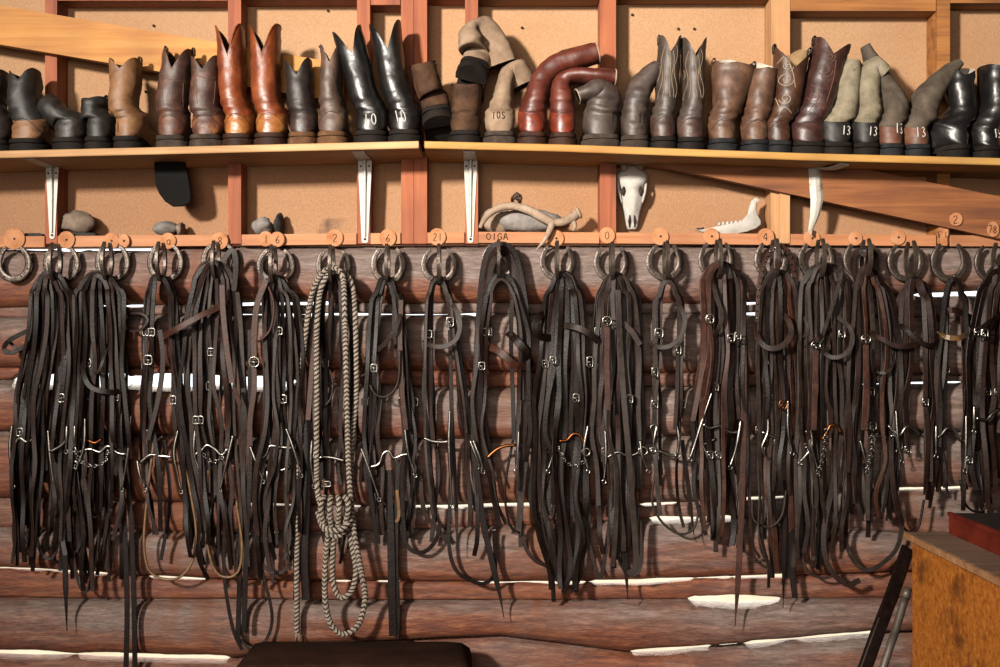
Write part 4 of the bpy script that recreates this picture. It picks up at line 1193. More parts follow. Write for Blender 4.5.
# rope reins
rr = thing('rope_reins', 'thick black and white braided rope looped over its hook and knotted low', 'rope', P(333, 268, -.12))
def rope(name, px, y, rad=.0088):
    pl = spline(sp(px, y), .0026); g = G()
    g.tube(pl, [rad * (1 + .06 * math.sin(i * 1.5)) for i in range(len(pl))], 12, mi=1, mfun=lambda i, k: 0 if (i + (k if k < 6 else 12 - k)) % 5 < 3 else 1)
    return g.obj(name, None, rr, mats=[M['rope_light'], M['rope_dark']])
def rep_y(px, a): return a
rope('rope_strand', [(297, 632), (297, 560), (299, 470), (300, 400), (305, 340), (312, 295), (322, 274), (334, 268), (343, 278), (345, 320), (347, 400), (349, 470), (354, 530), (362, 575), (365, 600), (358, 625), (343, 634), (330, 622), (325, 595), (326, 555), (330, 520)],
     [-.05, -.05, -.05, -.06, -.08, -.10, -.12, -.13, -.13, -.13, -.13, -.13, -.12, -.11, -.11, -.11, -.11, -.11, -.11, -.11, -.12])
rope('rope_strand', [(331, 520), (321, 505), (317, 480), (317, 400), (317, 330), (321, 290), (331, 273), (345, 274), (353, 290), (356, 340), (356, 400), (352, 440), (350, 490)],
     [-.13, -.14, -.13, -.13, -.13, -.13, -.115, -.10, -.10, -.10, -.10, -.11, -.12])
rope('rope_loop', [(336, 522), (333, 550), (333, 580), (340, 597), (351, 592), (356, 572), (352, 545), (346, 520)], -.10)
kn = G()
def knot_piece(px, y): 
    pl = spline(sp(px, y), .0026)
    kn.tube(pl, .0092, 12, mi=1, mfun=lambda i, k: 0 if (i + (k if k < 6 else 12 - k)) % 5 < 3 else 1)
for dx in (-13, -4.5, 4, 12.5):
    knot_piece([(335 + dx * .8, 526), (335 + dx * 1.05, 512), (335 + dx * 1.05, 502), (335 + dx * .8, 497)], [-.135, -.152, -.152, -.135])
knot_piece([(320, 520), (328, 530), (342, 529), (352, 518)], [-.13, -.15, -.15, -.13]); knot_piece([(318, 512), (324, 528), (338, 536), (350, 524)], [-.12, -.14, -.14, -.12])
kn.obj('knot', None, rr, mats=[M['rope_light'], M['rope_dark']])
g = G()
for k in range(14):
    a = P(297, 630, -.05); e = a + Vector((random.uniform(-.012, .012), random.uniform(-.008, .008), -.03 - random.uniform(0, .015)))
    g.tube([a, a.lerp(e, .5) + Vector((random.uniform(-.003, .003), 0, 0)), e], [.0022, .0016, .0006], 4)
g.obj('tassel', M['tassel'], rr)
# G
r = bridle('G', 'dark bridle with a silver ported bit, below the disc marked 6', 386, 277)
fill(r, 386, 278, [(282, 377, 396), (300, 371, 402), (360, 366, 408), (430, 362, 416), (490, 366, 416), (545, 376, 410)], 8, [440, 480, 530, 545], DK, seed=8, open_=0.35)
strap(r, 'browband', [(402, 300), (398, 322), (388, 340), (372, 355)], .014, 'lea4', -.13, .2)
round_strap(r, 'throat_latch', [(370, 385), (376, 395), (388, 396), (398, 382), (400, 350)], .0035, 'lea4', -.12)
round_strap(r, 'throat_latch', [(360, 352), (366, 362), (366, 374), (356, 377)], .0035, 'lea2', -.09)
strap(r, 'cheek_strap', [(401, 300), (400, 340), (402, 390), (406, 430)], .015, 'lea3', -.11)
strap(r, 'rein', [(388, 470), (391, 540), (392, 600), (393, 636)], .024, 'lea', -.055, .15)
strap(r, 'rein', [(398, 460), (396, 550), (398, 612), (397, 638)], .015, 'lea', -.05, .2)
strap(r, 'rein', [(397, 490), (399, 515), (396, 522)], .010, 'lea5', -.07)
strap(r, 'rein', [(404, 500), (402, 530), (410, 549), (424, 552), (436, 540), (440, 524)], .013, 'lea', -.05)
bit(r, [(370, 467), (379, 464), (383, 454), (389, 451), (394, 458), (402, 455), (409, 454)], [[(361, 448), (368, 466), (379, 498)], [(404, 420), (408, 452), (415, 474)]])
# H
r = bridle('H', 'slim bridle below the disc marked 21, with an open view of logs through it', 438, 277)
fill(r, 438, 278, [(282, 430, 448), (300, 426, 452), (360, 425, 462), (430, 425, 470), (500, 430, 478)], 3, [440, 520, 545], MX, seed=9, open_=0.6)
strap(r, 'noseband', [(424, 340), (432, 346), (446, 346), (457, 338), (460, 322), (455, 308), (448, 300)], .015, 'lea4', -.13, .2)
strap(r, 'rein', [(448, 298), (456, 340), (466, 400), (475, 460), (483, 520), (494, 570), (500, 596), (504, 618)], .019, 'lea', -.06, .2, point=True)
strap(r, 'rein', [(452, 430), (450, 500), (449, 545), (456, 570), (472, 581), (486, 583), (495, 570), (494, 530)], .012, 'lea', -.05, .2)
strap(r, 'rein', [(450, 330), (452, 420), (456, 500), (457, 553)], .013, 'lea', -.06, .2, point=True)
strap(r, 'rein', [(476, 430), (478, 490), (483, 538)], .010, 'lea', -.055, .2, point=True)
strap(r, 'rein', [(420, 470), (424, 510), (440, 532), (446, 540)], .014, 'lea2', -.045)
buckle(r, 450, 322, 7, 9, -.1)
bit(r, [(424, 438), (432, 441), (442, 442), (450, 441)], [[(450, 410), (449, 440), (450, 470), (452, 505)]])
bit(r, [(470, 445), (474, 447)], [[(470, 440), (476, 456), (480, 468)]], y=-.07)
# I
r = bridle('I', 'bridle with heavy dark noseband left of the antler tine, straps doubled round its hook', 501, 262)
fill(r, 501, 276, [(276, 486, 516), (300, 484, 518), (340, 476, 530), (420, 472, 528), (480, 486, 522), (540, 505, 522)], 4, [450, 480, 535], MX, seed=10, open_=0.5)
for k, (a, b) in enumerate(((482, 519), (486, 514), (490, 511))):
    strap(r, 'rein', [(a - 8, 420), (a - 6, 360), (a - 3, 310), (a + 1, 270), (a + 7, 250 + k * 3), (500, 244 + k * 4), (b - 6, 250 + k * 3), (b + 2, 275), (b + 8, 320), (b + 11, 400)], .017, ('lea', 'lea2', 'lea4')[k], [-.05, -.055, -.06, -.07, -.08, -.085 - k * .01, -.08, -.07, -.06, -.05], .3)
strap(r, 'noseband', [(486, 345), (500, 352), (514, 364), (530, 368)], .023, 'lea3', -.12, .15)
strap(r, 'noseband', [(508, 332), (516, 340), (526, 352), (531, 366)], .024, 'lea', -.115, .15)
strap(r, 'cheek_strap', [(512, 300), (511, 340), (513, 400), (514, 440)], .013, 'lea', -.09)
round_strap(r, 'rein', [(513, 440), (505, 490), (510, 525), (520, 533)], .004, 'lea', -.06)
strap(r, 'rein', [(516, 450), (522, 530), (530, 555), (545, 565), (560, 562)], .012, 'lea2', -.05)
bit(r, [(487, 458), (496, 450), (505, 446), (516, 445)], [[(473, 440), (480, 458), (483, 470)], [(519, 425), (518, 448), (516, 470)]], mm='copper')
# J
r = bridle('J', 'thick cascade of dark straps right of the antler tine, with a copper bit', 563, 273)
fill(r, 562, 274, [(280, 551, 577), (300, 546, 582), (340, 543, 586), (420, 534, 590), (500, 532, 588), (560, 548, 584), (600, 552, 578)], 12, [460, 510, 560, 580, 590], MX, (.013, .022), seed=11)
strap(r, 'noseband', [(552, 312), (540, 316), (535, 326), (540, 336), (556, 338)], .022, 'lea', -.125, .2)
strap(r, 'noseband', [(560, 325), (575, 327), (590, 334), (602, 346)], .020, 'lea4', -.13, .25)
strap(r, 'rein', [(534, 400), (524, 470), (518, 535)], .020, 'lea4', -.06, .2)
strap(r, 'rein', [(556, 560), (554, 582), (555, 598)], .013, 'lea', -.05, .1, point=True); strap(r, 'rein', [(568, 560), (566, 580), (565, 596)], .011, 'lea', -.05, .1, point=True)
round_strap(r, 'rein', [(540, 480), (536, 510), (543, 523), (553, 516), (555, 490)], .004, 'lea2', -.07)
bit(r, [(559, 441), (567, 440), (573, 434), (580, 435), (584, 444)], [[(556, 425), (554, 450), (548, 470)], [(588, 425), (584, 450), (588, 470)]], mm='copper', chain=[(558, 448), (566, 462), (576, 466), (586, 460)], rings=[(586, 452, 4)])
buckle(r, 553, 360, 6, 7, -.12); buckle(r, 590, 362, 6, 10, -.1)
# K
r = bridle('K', 'dark bridle below the skull stud, with a silver buckle on its brown cheek strap', 615, 274)
fill(r, 615, 275, [(280, 602, 630), (300, 598, 637), (340, 595, 640), (420, 592, 642), (500, 600, 640), (570, 600, 640)], 10, [450, 500, 545, 565], MX, (.013, .022), seed=12)
o = strap(r, 'cheek_strap', [(607, 326), (607, 350), (607, 370), (608, 410)], .017, 'lea3', -.14, .1); buckle(o, 607, 321, 9, 9, -.142, rnd=True)
strap(r, 'cheek_strap', [(618, 290), (620, 340), (624, 400), (630, 470), (636, 560), (628, 574)], .018, 'lea4', -.12, .2)
strap(r, 'rein', [(618, 400), (622, 500), (626, 570), (628, 600)], .020, 'lea', -.06, .15, point=True)
strap(r, 'rein', [(586, 530), (592, 555), (600, 578), (606, 550), (612, 500)], .013, 'lea2', -.05, .2)
strap(r, 'rein', [(612, 540), (626, 572), (640, 568), (642, 520)], .012, 'lea2', -.05, .2)
strap(r, 'cheek_strap', [(622, 322), (632, 332), (640, 345)], .018, 'lea4', -.1, .2)
bit(r, [(606, 458), (618, 452), (628, 456), (640, 452)], [[(605, 430), (606, 455), (604, 480)], [(640, 440), (642, 455), (648, 470)]], rings=[(643, 451, 4.5)])
# L
r = bridle('L', 'small narrow bridle with a round noseband loop, under the right side of the skull', 668, 279)
fill(r, 667, 280, [(284, 660, 676), (300, 656, 682), (350, 654, 684), (420, 652, 680), (480, 656, 682), (530, 660, 684)], 3, [425, 480, 520], MX, seed=13, open_=0.55)
strap(r, 'noseband', [(650, 342), (658, 347), (670, 346), (681, 336), (685, 320), (681, 308), (676, 302)], .015, 'lea4', -.13, .2)
buckle(r, 659, 333, 8, 9, -.12); buckle(r, 655, 372, 6, 9, -.1); buckle(r, 678, 350, 6, 9, -.1)
strap(r, 'cheek_strap', [(678, 350), (677, 390), (675, 430)], .012, 'lea2', -.1)
round_strap(r, 'rein', [(656, 470), (652, 500), (662, 522), (680, 534), (694, 528), (700, 505)], .004, 'lea4', -.06)
strap(r, 'rein', [(682, 440), (690, 500), (694, 535), (697, 542)], .014, 'lea', -.06, .2, point=True)
bit(r, [(653, 450), (662, 452), (670, 455), (677, 455)], [[(657, 425), (654, 440), (653, 450)], [(677, 425), (679, 440), (677, 455)]], rings=[(653, 450, 3), (677, 455, 3), (654, 428, 3.5)])
# M
r = bridle('M', 'large bridle with long silver shanks and one long reddish strap reaching low', 722, 263)
fill(r, 721, 263, [(275, 701, 744), (295, 700, 746), (350, 702, 746), (420, 692, 748), (500, 692, 748), (545, 700, 745)], 9, [430, 480, 530, 545], RB, (.011, .018), seed=14)
strap(r, 'rein', [(736, 268), (742, 300), (744, 400), (742, 500), (738, 580), (735, 626)], .018, 'lea3', -.075, .15, point=True)
strap(r, 'rein', [(744, 300), (748, 400), (749, 480), (752, 540), (760, 558)], .010, 'lea2', -.06)
round_strap(r, 'rein', [(740, 480), (736, 520), (744, 548), (756, 562), (768, 556)], .0042, 'lea4', -.06)
buckle(r, 710, 319, 8, 10, -.13, rnd=True); buckle(r, 731, 338, 7, 8, -.12); buckle(r, 738, 336, 6, 8, -.12)
strap(r, 'noseband', [(712, 275), (716, 295), (722, 315), (718, 330), (712, 338)], .014, 'lea4', -.13, .3)
bit(r, [(703, 424), (710, 428), (720, 426), (730, 432), (738, 432)], [[(712, 392), (703, 418), (696, 440), (690, 458)], [(741, 420), (736, 448), (730, 466)]])
bit(r, [(703, 445), (710, 441), (716, 439)], [[(702, 443), (708, 458), (713, 474)]], y=-.07)
# N
r = bridle('N', 'bridle studded with small silver dots round its hook, with a thick noseband loop', 778, 260)
fill(r, 778, 272, [(275, 761, 796), (300, 759, 798), (350, 758, 800), (430, 758, 802), (520, 760, 800), (590, 768, 798)], 9, [440, 490, 540, 570, 590], RB, (.011, .019), seed=15)
o = strap(r, 'headstall', [(757, 340), (758, 300), (762, 270), (770, 252), (780, 246), (790, 256), (795, 280), (797, 310), (798, 350)], .014, 'lea3', [-.06, -.07, -.08, -.1, -.11, -.1, -.08, -.07, -.06], .2)
g = G()
for i in range(26):
    t = i / 25; pl = [(757.5, 318), (759, 292), (763, 270), (770, 252), (780, 246), (790, 256), (795, 280), (797, 310)]
    k = t * (len(pl) - 1); a = int(min(k, len(pl) - 2)); u = k - a
    yy = [-.068, -.072, -.08, -.1, -.11, -.1, -.08, -.07]
    c = P(pl[a][0] + (pl[a+1][0] - pl[a][0]) * u + random.uniform(-1, 1), pl[a][1] + (pl[a+1][1] - pl[a][1]) * u, yy[a] + (yy[a+1] - yy[a]) * u - .008)
    g.tube([c + Vector((0, .003, 0)), c, c + Vector((0, -.003, 0))], [.0036, .0032, .0012], 7)
g.obj('silver_studs', M['steel'], o)
strap(r, 'noseband', [(757, 322), (758, 338), (768, 348), (782, 346), (791, 334), (788, 320), (780, 312)], .018, 'lea2', -.135, .15)
strap(r, 'noseband', [(792, 330), (806, 336), (806, 320), (798, 312)], .012, 'lea4', -.1, .2)
strap(r, 'rein', [(786, 480), (784, 560), (783, 608)], .013, 'lea', -.06, .15, point=True); strap(r, 'rein', [(768, 470), (772, 540), (772, 578)], .016, 'lea', -.055, .15)
strap(r, 'rein', [(797, 480), (792, 560), (795, 598)], .018, 'lea', -.05, .15)
round_strap(r, 'rein', [(752, 500), (754, 520), (770, 527), (782, 515), (786, 490)], .004, 'lea4', -.08)
bit(r, [(762, 432), (772, 436), (780, 440)], [[(766, 400), (768, 430), (762, 450), (776, 466)], [(788, 400), (788, 430), (792, 452)]])
buckle(r, 783, 405, 8, 10, -.12, 'copper', True)
# O
r = bridle('O', 'spreading bridle under the bent bracket with buckled brown cheek strap', 825, 271)
fill(r, 825, 266, [(276, 802, 846), (295, 799, 849), (340, 800, 850), (420, 798, 852), (500, 802, 848), (575, 806, 842)], 9, [440, 480, 530, 560], MX, (.011, .019), seed=16)
strap(r, 'noseband', [(806, 348), (818, 338), (832, 330)], .014, 'lea2', -.13, .2)
strap(r, 'noseband', [(818, 342), (828, 356), (842, 356), (852, 344), (850, 328), (836, 316)], .014, 'lea4', -.135, .2)
o = strap(r, 'cheek_strap', [(816, 350), (815, 390), (814, 430)], .017, 'lea3', -.14, .1); buckle(o, 816, 345, 9, 8, -.143, rnd=True)
strap(r, 'cheek_strap', [(842, 270), (836, 295), (826, 325), (820, 342)], .012, 'lea4', -.12, .15)
bit(r, [(822, 440), (827, 432), (831, 425), (838, 427), (841, 434)], [[(808, 420), (812, 445), (800, 462)], [(806, 430), (818, 470)]], mm='copper', chain=[(826, 430), (824, 450), (818, 475)])
round_strap(r, 'rein', [(800, 540), (806, 568), (822, 578), (838, 574)], .0042, 'lea4', -.05)
buckle(r, 842, 334, 6, 8, -.12)
# P
r = bridle('P', 'bridle wound tightly round its hook top, long reins curving low to the right', 868, 254)
fill(r, 867, 268, [(272, 856, 880), (295, 852, 892), (340, 850, 902), (430, 848, 902), (500, 848, 894), (560, 850, 890)], 8, [430, 470, 510, 530], RB, (.012, .020), seed=17)
for k in range(3):
    strap(r, 'rein', [(862 - k, 330), (859, 290), (852 + k * 2, 268), (854 + k * 2, 254), (866, 249 + k * 3), (877 - k, 256), (878 - k, 272), (888, 310), (896 + k * 3, 350)], .016, ('lea2', 'lea', 'lea2')[k], [-.07, -.08, -.09, -.1, -.11 - k * .008, -.1, -.09, -.07, -.06], .3)
o = strap(r, 'cheek_strap', [(866, 345), (866, 380), (864, 430)], .017, 'lea3', -.14, .1); buckle(o, 866, 339, 9, 9, -.143, rnd=True)
strap(r, 'noseband', [(868, 330), (880, 338), (896, 346), (914, 345), (928, 336)], .016, 'lea2', -.13, .2)
strap(r, 'noseband', [(870, 366), (880, 373), (890, 370), (896, 352)], .010, 'lea4', -.1, .2)
strap(r, 'rein', [(849, 300), (846, 400), (836, 470), (824, 530), (828, 565), (846, 584), (860, 580)], .017, 'lea2', -.07, .25)
strap(r, 'rein', [(856, 330), (854, 430), (848, 500), (846, 540), (855, 562), (868, 570), (884, 562), (898, 545), (904, 510)], .014, 'lea4', -.06, .25)
bit(r, [(866, 440), (876, 436), (886, 438)], [[(860, 440), (868, 470)], [(888, 425), (896, 436), (898, 450)]], chain=[(872, 430), (872, 450), (866, 472)])
# Q
r = bridle('Q', 'dark bridle third hook from the right end, with a silver ported bit low down', 914, 277)
fill(r, 914, 278, [(284, 904, 926), (300, 899, 934), (350, 900, 938), (430, 890, 940), (500, 896, 936), (530, 900, 930)], 6, [440, 490, 520], DK, (.012, .020), seed=18, open_=0.3)
strap(r, 'noseband', [(894, 320), (906, 330), (920, 342), (934, 345), (940, 330)], .015, 'lea', -.12, .2)
strap(r, 'rein', [(918, 280), (930, 300), (932, 400), (928, 500)], .020, 'lea', -.08)
round_strap(r, 'rein', [(898, 470), (896, 510), (906, 530), (918, 528), (924, 500)], .004, 'lea', -.05)
bit(r, [(890, 436), (900, 435), (906, 427), (913, 428), (920, 435)], [[(896, 410), (898, 440), (902, 460)], [(926, 425), (928, 450)]])
# R
r = bridle('R', 'light bridle second from the right end with a tan noseband', 952, 279)
fill(r, 954, 280, [(284, 946, 962), (300, 943, 967), (350, 940, 970), (430, 938, 968), (500, 944, 964)], 3, [440, 480, 505], MX, (.010, .016), seed=19, open_=0.5)
strap(r, 'noseband', [(939, 332), (946, 337), (958, 338), (968, 334)], .016, 'lea5', -.13, .1)
strap(r, 'browband', [(936, 318), (952, 310), (972, 318)], .018, 'lea2', -.1, .2)
bit(r, [(937, 438), (942, 434), (947, 428), (954, 430), (960, 440), (966, 442)], [[(966, 415), (966, 442), (965, 470)], [(936, 425), (936, 455)]])
# S
r = bridle('S', 'dark bundle of bridles cut off by the right edge of the photo', 996, 268)
fill(r, 998, 268, [(275, 985, 1018), (300, 976, 1026), (350, 968, 1030), (430, 968, 1030), (510, 976, 1030), (550, 980, 1026)], 12, [440, 480, 500, 515], DK, (.012, .020), seed=20)
bit(r, [(976, 418), (986, 420), (992, 414), (1000, 409)], [[(974, 405), (974, 430)]], y=-.12)
strap(r, 'noseband', [(968, 320), (976, 330), (990, 322), (1004, 312)], .016, 'lea', -.13, .2)
buckle(r, 978, 332, 7, 8, -.14); buckle(r, 985, 333, 6, 8, -.14)
round_strap(r, 'rein', [(960, 480), (966, 505), (980, 512), (990, 500)], .004, 'lea', -.06)

# ------------------------------------------------------------------ bones and stones on the rail
def rail_top(px): return P(px, rail_y(px), RAIL_F).z + .0008
def rock(px, w, h, mat, label, y=.03, name='stone', dep=.04, seed=0, cat='stone'):
    z0 = rail_top(px); cx = (px - 500) * S(y)
    hw, hh = w / 2 * S(y), h * S(y)
    g = G(); nu, nv = 20, 12; v = []
    for j in range(nv + 1):
        a = -PI/2 + PI * j / nv
        for i in range(nu):
            b = 2 * PI * i / nu
            d = Vector((math.cos(a) * math.cos(b), math.cos(a) * math.sin(b), math.sin(a)))
            k = 1 + .22 * noise.fractal(d * 1.4 + Vector((seed * 7.3, 0, 0)), 1, 2, 4)
            p = Vector((cx + d.x * hw * k, y + d.y * dep * k, z0 + hh / 2 + d.z * hh / 2 * k))
            p.z = max(p.z, z0); p.y = min(p.y, .087); v.append(p)
    f = [(j*nu+i, j*nu+(i+1)%nu, (j+1)*nu+(i+1)%nu, (j+1)*nu+i) for j in range(nv) for i in range(nu)]
    g.add(v, f); o = g.obj(name, M[mat], origin=(cx, y, z0)); tag(o, label, cat); return o
def slab_stone(x0, x1, h, label):
    z0 = rail_top((x0 + x1) / 2); g = G(); a, b = P(x0, 0, .03).x, P(x1, 0, .03).x; s = S(.03)
    g.prism([(a, z0), (b, z0), (b + .003, z0 + h * s * .6), (b - .01, z0 + h * s), (a + .012, z0 + h * s), (a - .002, z0 + h * s * .5)], .012, .07, .003)
    tag(g.obj('slate', M['slate'], smooth=False, origin=((a + b) / 2, .04, z0)), label, 'stone'); return h * s
slab_stone(61, 97, 3.5, 'thin dark slate lying under the pale brown stone')
rock(78, 33, 22, 'rock', 'pale brown stone on dark slate, beside the cream bracket', seed=1)
bpy.data.objects['stone'].location.z += 3.5 * S(.03) - .001
slab_stone(24, 44, 3.5, 'thin dark slate left of the cream bracket')
rock(165, 25, 15, 'rock_grey', 'small pale grey stone right of centre between left studs', seed=2)
rock(181, 8, 13, 'rock', 'little rusty brown stone touching the pale grey stone', seed=3, y=.04)
rock(263, 22, 17, 'rock_grey', 'grey stone in the corner just right of the second stud', seed=4)
o = rock(279, 9, 22, 'slate', 'small dark upright lump beside the grey stone', seed=5, y=.045, name='dark_lump', cat='lump')
# grey bone mass below the antler: an old skull lying on its side
rock(528, 62, 24, 'rock_grey', 'grey weathered stone lump lying under the antler', y=.04, name='stone', seed=6, dep=.035)
rock(496, 34, 26, 'antler', 'brown weathered burl at the left end of the antler', y=.055, name='wood_burl', seed=7, dep=.03, cat='burl')
# antler
root = thing('antler', 'pale brown deer antler lying along the rail with one tine hanging over it', 'antler', P(520, 231, .0))
def limb(name, px, ys, rad, parent):
    pl = spline(sp(px, ys), .006); n = len(pl)
    rr_ = [pw([(i / (len(rad) - 1), rad[i]) for i in range(len(rad))], k / (n - 1)) * (1 + .06 * noise.noise(Vector((k * .5, 0, 7)))) for k in range(n)]
    g = G(); g.tube(pl, rr_, 10); return g.obj(name, M['antler'], parent)
limb('beam', [(480, 228), (486, 217), (497, 209), (512, 206), (528, 210), (542, 217), (552, 222), (562, 222), (573, 217), (577, 213)], [-.03, -.025, -.02, -.015, -.015, -.02, -.02, -.02, -.015, -.012], [.006, .010, .0115, .012, .0125, .014, .015, .0125, .014, .016], root)
limb('tine', [(553, 221), (549, 232), (543, 242), (536, 250)], [-.02, -.034, -.04, -.042], [.0125, .0095, .0065, .002], root)
limb('tine', [(572, 219), (575, 226), (573, 231)], -.016, [.010, .008, .004], root)
g = G(); c = P(578, 213, -.012); n_ = (P(578, 213, -.012) - P(570, 217, -.012)).normalized()
g.tube([c - n_ * .004, c, c + n_ * .004, c + n_ * .008], [.014, .020, .0195, .012], 14); g.obj('burr', M['antler'], root)
# little bent iron hook on the plywood above the antler
root = thing('iron_hook', 'small bent dark iron hook on the plywood above the antler', 'hook', P(516, 196, .08))
g = G(); g.tube(spline(sp([(512, 203), (512, 198), (517, 193), (519, 197), (516, 200)], [.088, .078, .074, .074, .076]), .004), .0035, 7); g.obj('shank', M['nail'], root)
g = G(); g.tube([P(519, 201, .088), P(519, 201, .08)], [.006, .005], 8); g.obj('nail', M['nail'], root)
# skull hanging on the plywood
root = thing('skull', 'white deer skull propped upright on the rail right of the stud, nose down', 'skull', P(632, 231, .05))
rows = [(166, 8, .024), (170, 11.5, .032), (176, 16, .04), (181, 15.5, .042), (188, 12.5, .042), (196, 12, .04), (204, 10.5, .036), (212, 8.5, .03), (220, 7, .024), (226, 6, .018), (229.5, 4.5, .012)]
g = G(); NS = 24; v = []
rows2 = []
for (a, b) in zip(rows, rows[1:]):
    for k in range(4): rows2.append(tuple(a[i] + (b[i] - a[i]) * k / 4 for i in range(3)))
rows2.append(rows[-1])
for (py, hw, dp) in rows2:
    lean = 632 + (py - 200) * .0
    c = P(lean, py, .086 - dp * .9)
    for q in range(NS):
        a = 2 * PI * q / NS; ca, sa = math.cos(a), math.sin(a)
        x = math.copysign(abs(ca) ** .8, ca) * hw * S(.05)
        y = sa * dp * .9 * (1 if sa < 0 else .9)
        # brow ridges, nasal keel and the two eye hollows
        fx = abs(x) / (hw * S(.05) + 1e-6)
        if sa < 0:
            y -= .004 * math.exp(-((fx - .0) / .3) ** 2) * (1 if py > 185 else 0)
            y += .018 * math.exp(-((py - 191) / 4.5) ** 2) * math.exp(-((fx - .72) / .22) ** 2)
            y += .006 * math.exp(-((py - 205) / 7) ** 2) * math.exp(-((fx - .6) / .2) ** 2)
            y += .014 * math.exp(-((py - 223) / 5) ** 2) * math.exp(-((fx - .28) / .18) ** 2)
        v.append(c + Vector((x, y, 0)))
n2 = len(rows2)
f = [(j*NS+i, j*NS+(i+1)%NS, (j+1)*NS+(i+1)%NS, (j+1)*NS+i) for j in range(n2-1) for i in range(NS)]
f = [tuple(reversed(q)) for q in f] + [tuple(range(NS)), tuple(reversed(range((n2-1)*NS, n2*NS)))]
g.add(v, f); g.obj('cranium', M['bone'], root)
for sx in (-1, 1):
    g = G()
    c = P(632 + sx * 8.5, 191, .024)
    g.tube([P(632 + sx * 8.2, 186.5, .022), P(632 + sx * 9.2, 191, .022), P(632 + sx * 8.5, 196, .025)], [.002, .0075, .002], 8); g.obj('eye_socket', M['dark_bone'], root)
    g = G(); g.tube(sp([(632 + sx * 2.2, 215), (632 + sx * 2.8, 221), (632 + sx * 2.6, 227)], [.036, .044, .058]), [.0015, .004, .0015], 8); g.obj('nostril', M['dark_bone'], root)
    g = G(); g.tube(sp([(632 + sx * 7, 171), (632 + sx * 8, 165), (632 + sx * 8.5, 161)], [.04, .035, .033]), [.014, .012, .009], 10); g.obj('pedicle', M['antler'], root)
    g = G(); g.tube(spline(sp([(632 + sx * 14, 180), (632 + sx * 13.6, 188), (632 + sx * 12, 196), (632 + sx * 10, 203)], [.045, .03, .03, .04]), .006), [.004] * len(spline(sp([(632 + sx * 14, 180), (632 + sx * 13.6, 188), (632 + sx * 12, 196), (632 + sx * 10, 203)], [.045, .03, .03, .04]), .006)), 7); g.obj('cheek_arch', M['bone'], root)
# jawbone
root = thing('jawbone', 'white jawbone standing on the rail left of the pine post', 'jawbone', P(735, 231, .02))
out = [(697, 228.5), (706, 227.5), (714, 225.5), (722, 224), (735, 222), (744, 219), (750, 212), (751.5, 204), (753, 198), (757, 195.5), (761, 197.5), (757.5, 201), (757, 207), (758.5, 213), (762, 219), (762, 223), (757, 227), (748, 230), (738, 232), (722, 232), (712, 231), (704, 231)]
pl = [P(a, b + .4, .0) for a, b in out]; g = G(); g.prism([(p.x, p.z) for p in reversed(pl)], .008, .022, .004); 
dz = rail_top(730) - min(p.z for p in g.v); g.v = [p + Vector((0, 0, dz)) for p in g.v]
g.obj('jaw', M['bone'], root, sharp=60)
for k in range(6):
    x = 719 + k * 4.2; c = P(x, 223.2 - k * .42, .015) + Vector((0, 0, dz)); g = G()
    g.tube([c + Vector((0, 0, -.004)), c + Vector((.001, 0, .003)), c + Vector((.002, 0, .0065))], [.0056, .005, .002], 6); g.obj('tooth', M['bone'], root)
g = G(); p0 = P(700, 228.5, .015) + Vector((0, 0, dz)); g.tube([p0 + Vector((.012, 0, .002)), p0, p0 + Vector((-.010, 0, .004))], [.006, .005, .002], 7); g.obj('incisor', M['dark_bone'], root)
# black rounded flap under the left shelf
yf = -.04; out = [(155, 160), (186, 160), (190, 180), (192, 197), (191, 203), (184, 206.5), (174, 207), (166, 202), (160, 194), (156, 184)]
pl = [P(a, b, yf) for a, b in out]; zt = shelf_z(170) - .0225
g = G(); q = [(p.x, min(p.z, zt)) for p in pl]; g.prism(list(reversed(q)), yf - .012, yf, .003)
o = g.obj('leather_flap', M['black_flap'], origin=P(172, 163, yf), sharp=40); tag(o, 'black rounded leather flap hanging under the left shelf', 'flap')
# nails in the plywood
for k, (a, b) in enumerate(((154, 26), (137, 33), (146, 92), (328, 11), (522, 28), (678, 29), (694, 29), (320, 47), (632, 15))):
    o = G(); p = P(a, b, .0892); o.tube([p, p + Vector((0, -.006, 0)), p + Vector((0, -.008, -.003))], [.004, .004, .0025], 7)
    o = o.obj('nail_head', M['nail'], origin=p)
    tag(o, 'small dark nail head sticking out of the upper plywood', 'nail', 'nail heads in the plywood')

# ------------------------------------------------------------------ box at lower right
BX0, BXY1, BXY0, BZ = 1.058, -.60, -2.15, .783
root = thing('wooden_box', 'large orange brown wooden box with a darker lid at the lower right corner', 'box', (1.4, -1.3, 0))
g = G(); g.box(BX0 + .012, 1.95, BXY0, BXY1 - .008, 0.002, BZ - .0135, .003); g.obj('body', M['box'], root, smooth=False)
g = G(); g.box(BX0 + .002, 1.96, BXY0 - .01, BXY1 + .004, BZ - .013, BZ, .003); g.obj('lid', M['box_lid'], root, smooth=False)
g = G(); g.box(BX0 - .006, BX0 + .0018, BXY0 - .01, BXY1 + .004, BZ - .016, BZ - .001, .002); g.obj('lid_edge', M['box_edge'], root, smooth=False)
root = thing('red_case', 'shallow red painted case with a dark top resting on the box lid', 'case', (1.5, -1.2, BZ))
g = G(); g.box(1.160, 1.812, -1.9, -.62, BZ + .0006, BZ + .048, .003); g.obj('body', M['red'], root, smooth=False)
g = G(); g.box(1.168, 1.804, -1.89, -.63, BZ + .0482, BZ + .054, .002); g.obj('top', M['case_top'], root, smooth=False)
g = G(); g.box(1.157, 1.1676, -1.9, -.617, BZ + .046, BZ + .056, .002); g.obj('rim', M['red'], root, smooth=False)
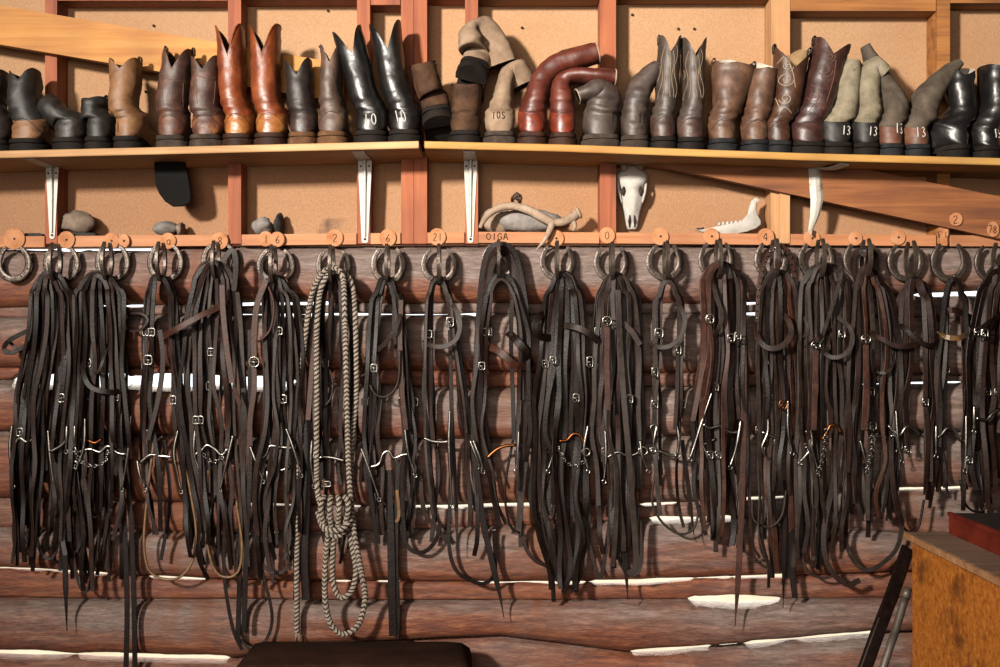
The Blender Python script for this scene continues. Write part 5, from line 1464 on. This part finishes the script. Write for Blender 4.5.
# strap and rod leaning between box and wall
def lean(name, px, ys, r, mat, label, cat, flat=None):
    root = thing(name, label, cat, P(px[-1][0], px[-1][1], ys[-1]))
    pl = spline(sp(px, ys), .02); g = G()
    if flat: g.ribbon(pl, flat, .012, (0, -1, 0)); g.obj('bar', M[mat], root, sharp=50)
    else: g.tube(pl, r, 10); g.obj('shaft', M[mat], root)
    return root, pl
r, pl = lean('leaning_strap', [(908, 548), (893, 592), (875, 640), (816, 806)], [-.22, -.28, -.34, -.46], 0, 'lea', 'dark flat leather strap end leaning left of the wooden box', 'strap', .040)
g = G(); g.ribbon([p + Vector((-.014, -.0075, 0)) for p in pl], .006, .003, (0, -1, 0)); g.obj('worn_edge', M['lea4'], r)
r, pl = lean('metal_rod', [(905, 598), (895, 632), (884, 665), (836, 818)], [-.40, -.44, -.48, -.57], .011, 'pole_grey', 'grey metal rod leaning beside the wooden box', 'rod')
g = G(); g.tube([pl[0], pl[0] + (pl[0] - pl[1]).normalized() * .03], [.013, .012], 10); g.obj('cap', M['pole_grey'], r)
# dark low trunk in front of the wall at the bottom
yb_ = -.36; s = S(yb_)
root = thing('low_trunk', 'dark hide covered low trunk against the wall below the rope', 'trunk', ((350 - 500) * s, yb_ + .1, 0))
zt = P(0, 641.5, yb_ + .225).z; a, b = (227 - 500) * s, (470 - 500) * s
g = G(); prof = [(a, .002), (b, .002), (b, zt - .05), (b - .006, zt - .02), (b - .03, zt - .004), (b - .08, zt), (a + .06, zt), (a + .03, zt - .006), (a + .012, zt - .03), (a + .002, zt - .07)]
g.prism(prof, yb_, yb_ + .24, .015); g.obj('body', M['trunk'], root, sharp=50)
g = G(); g.tube(spline([Vector((a + .01, yb_ - .004, zt - .09)), Vector(((a + b) / 2, yb_ - .006, zt - .09)), Vector((b - .004, yb_ - .004, zt - .09))], .03), .004, 6); g.obj('seam', M['lea'], root)
for x in (a + .12, b - .14):
    g = G(); g.box(x - .016, x + .016, yb_ - .0035, yb_ - .0005, .05, zt - .02, .001); g.obj('strap', M['lea'], root, smooth=False)
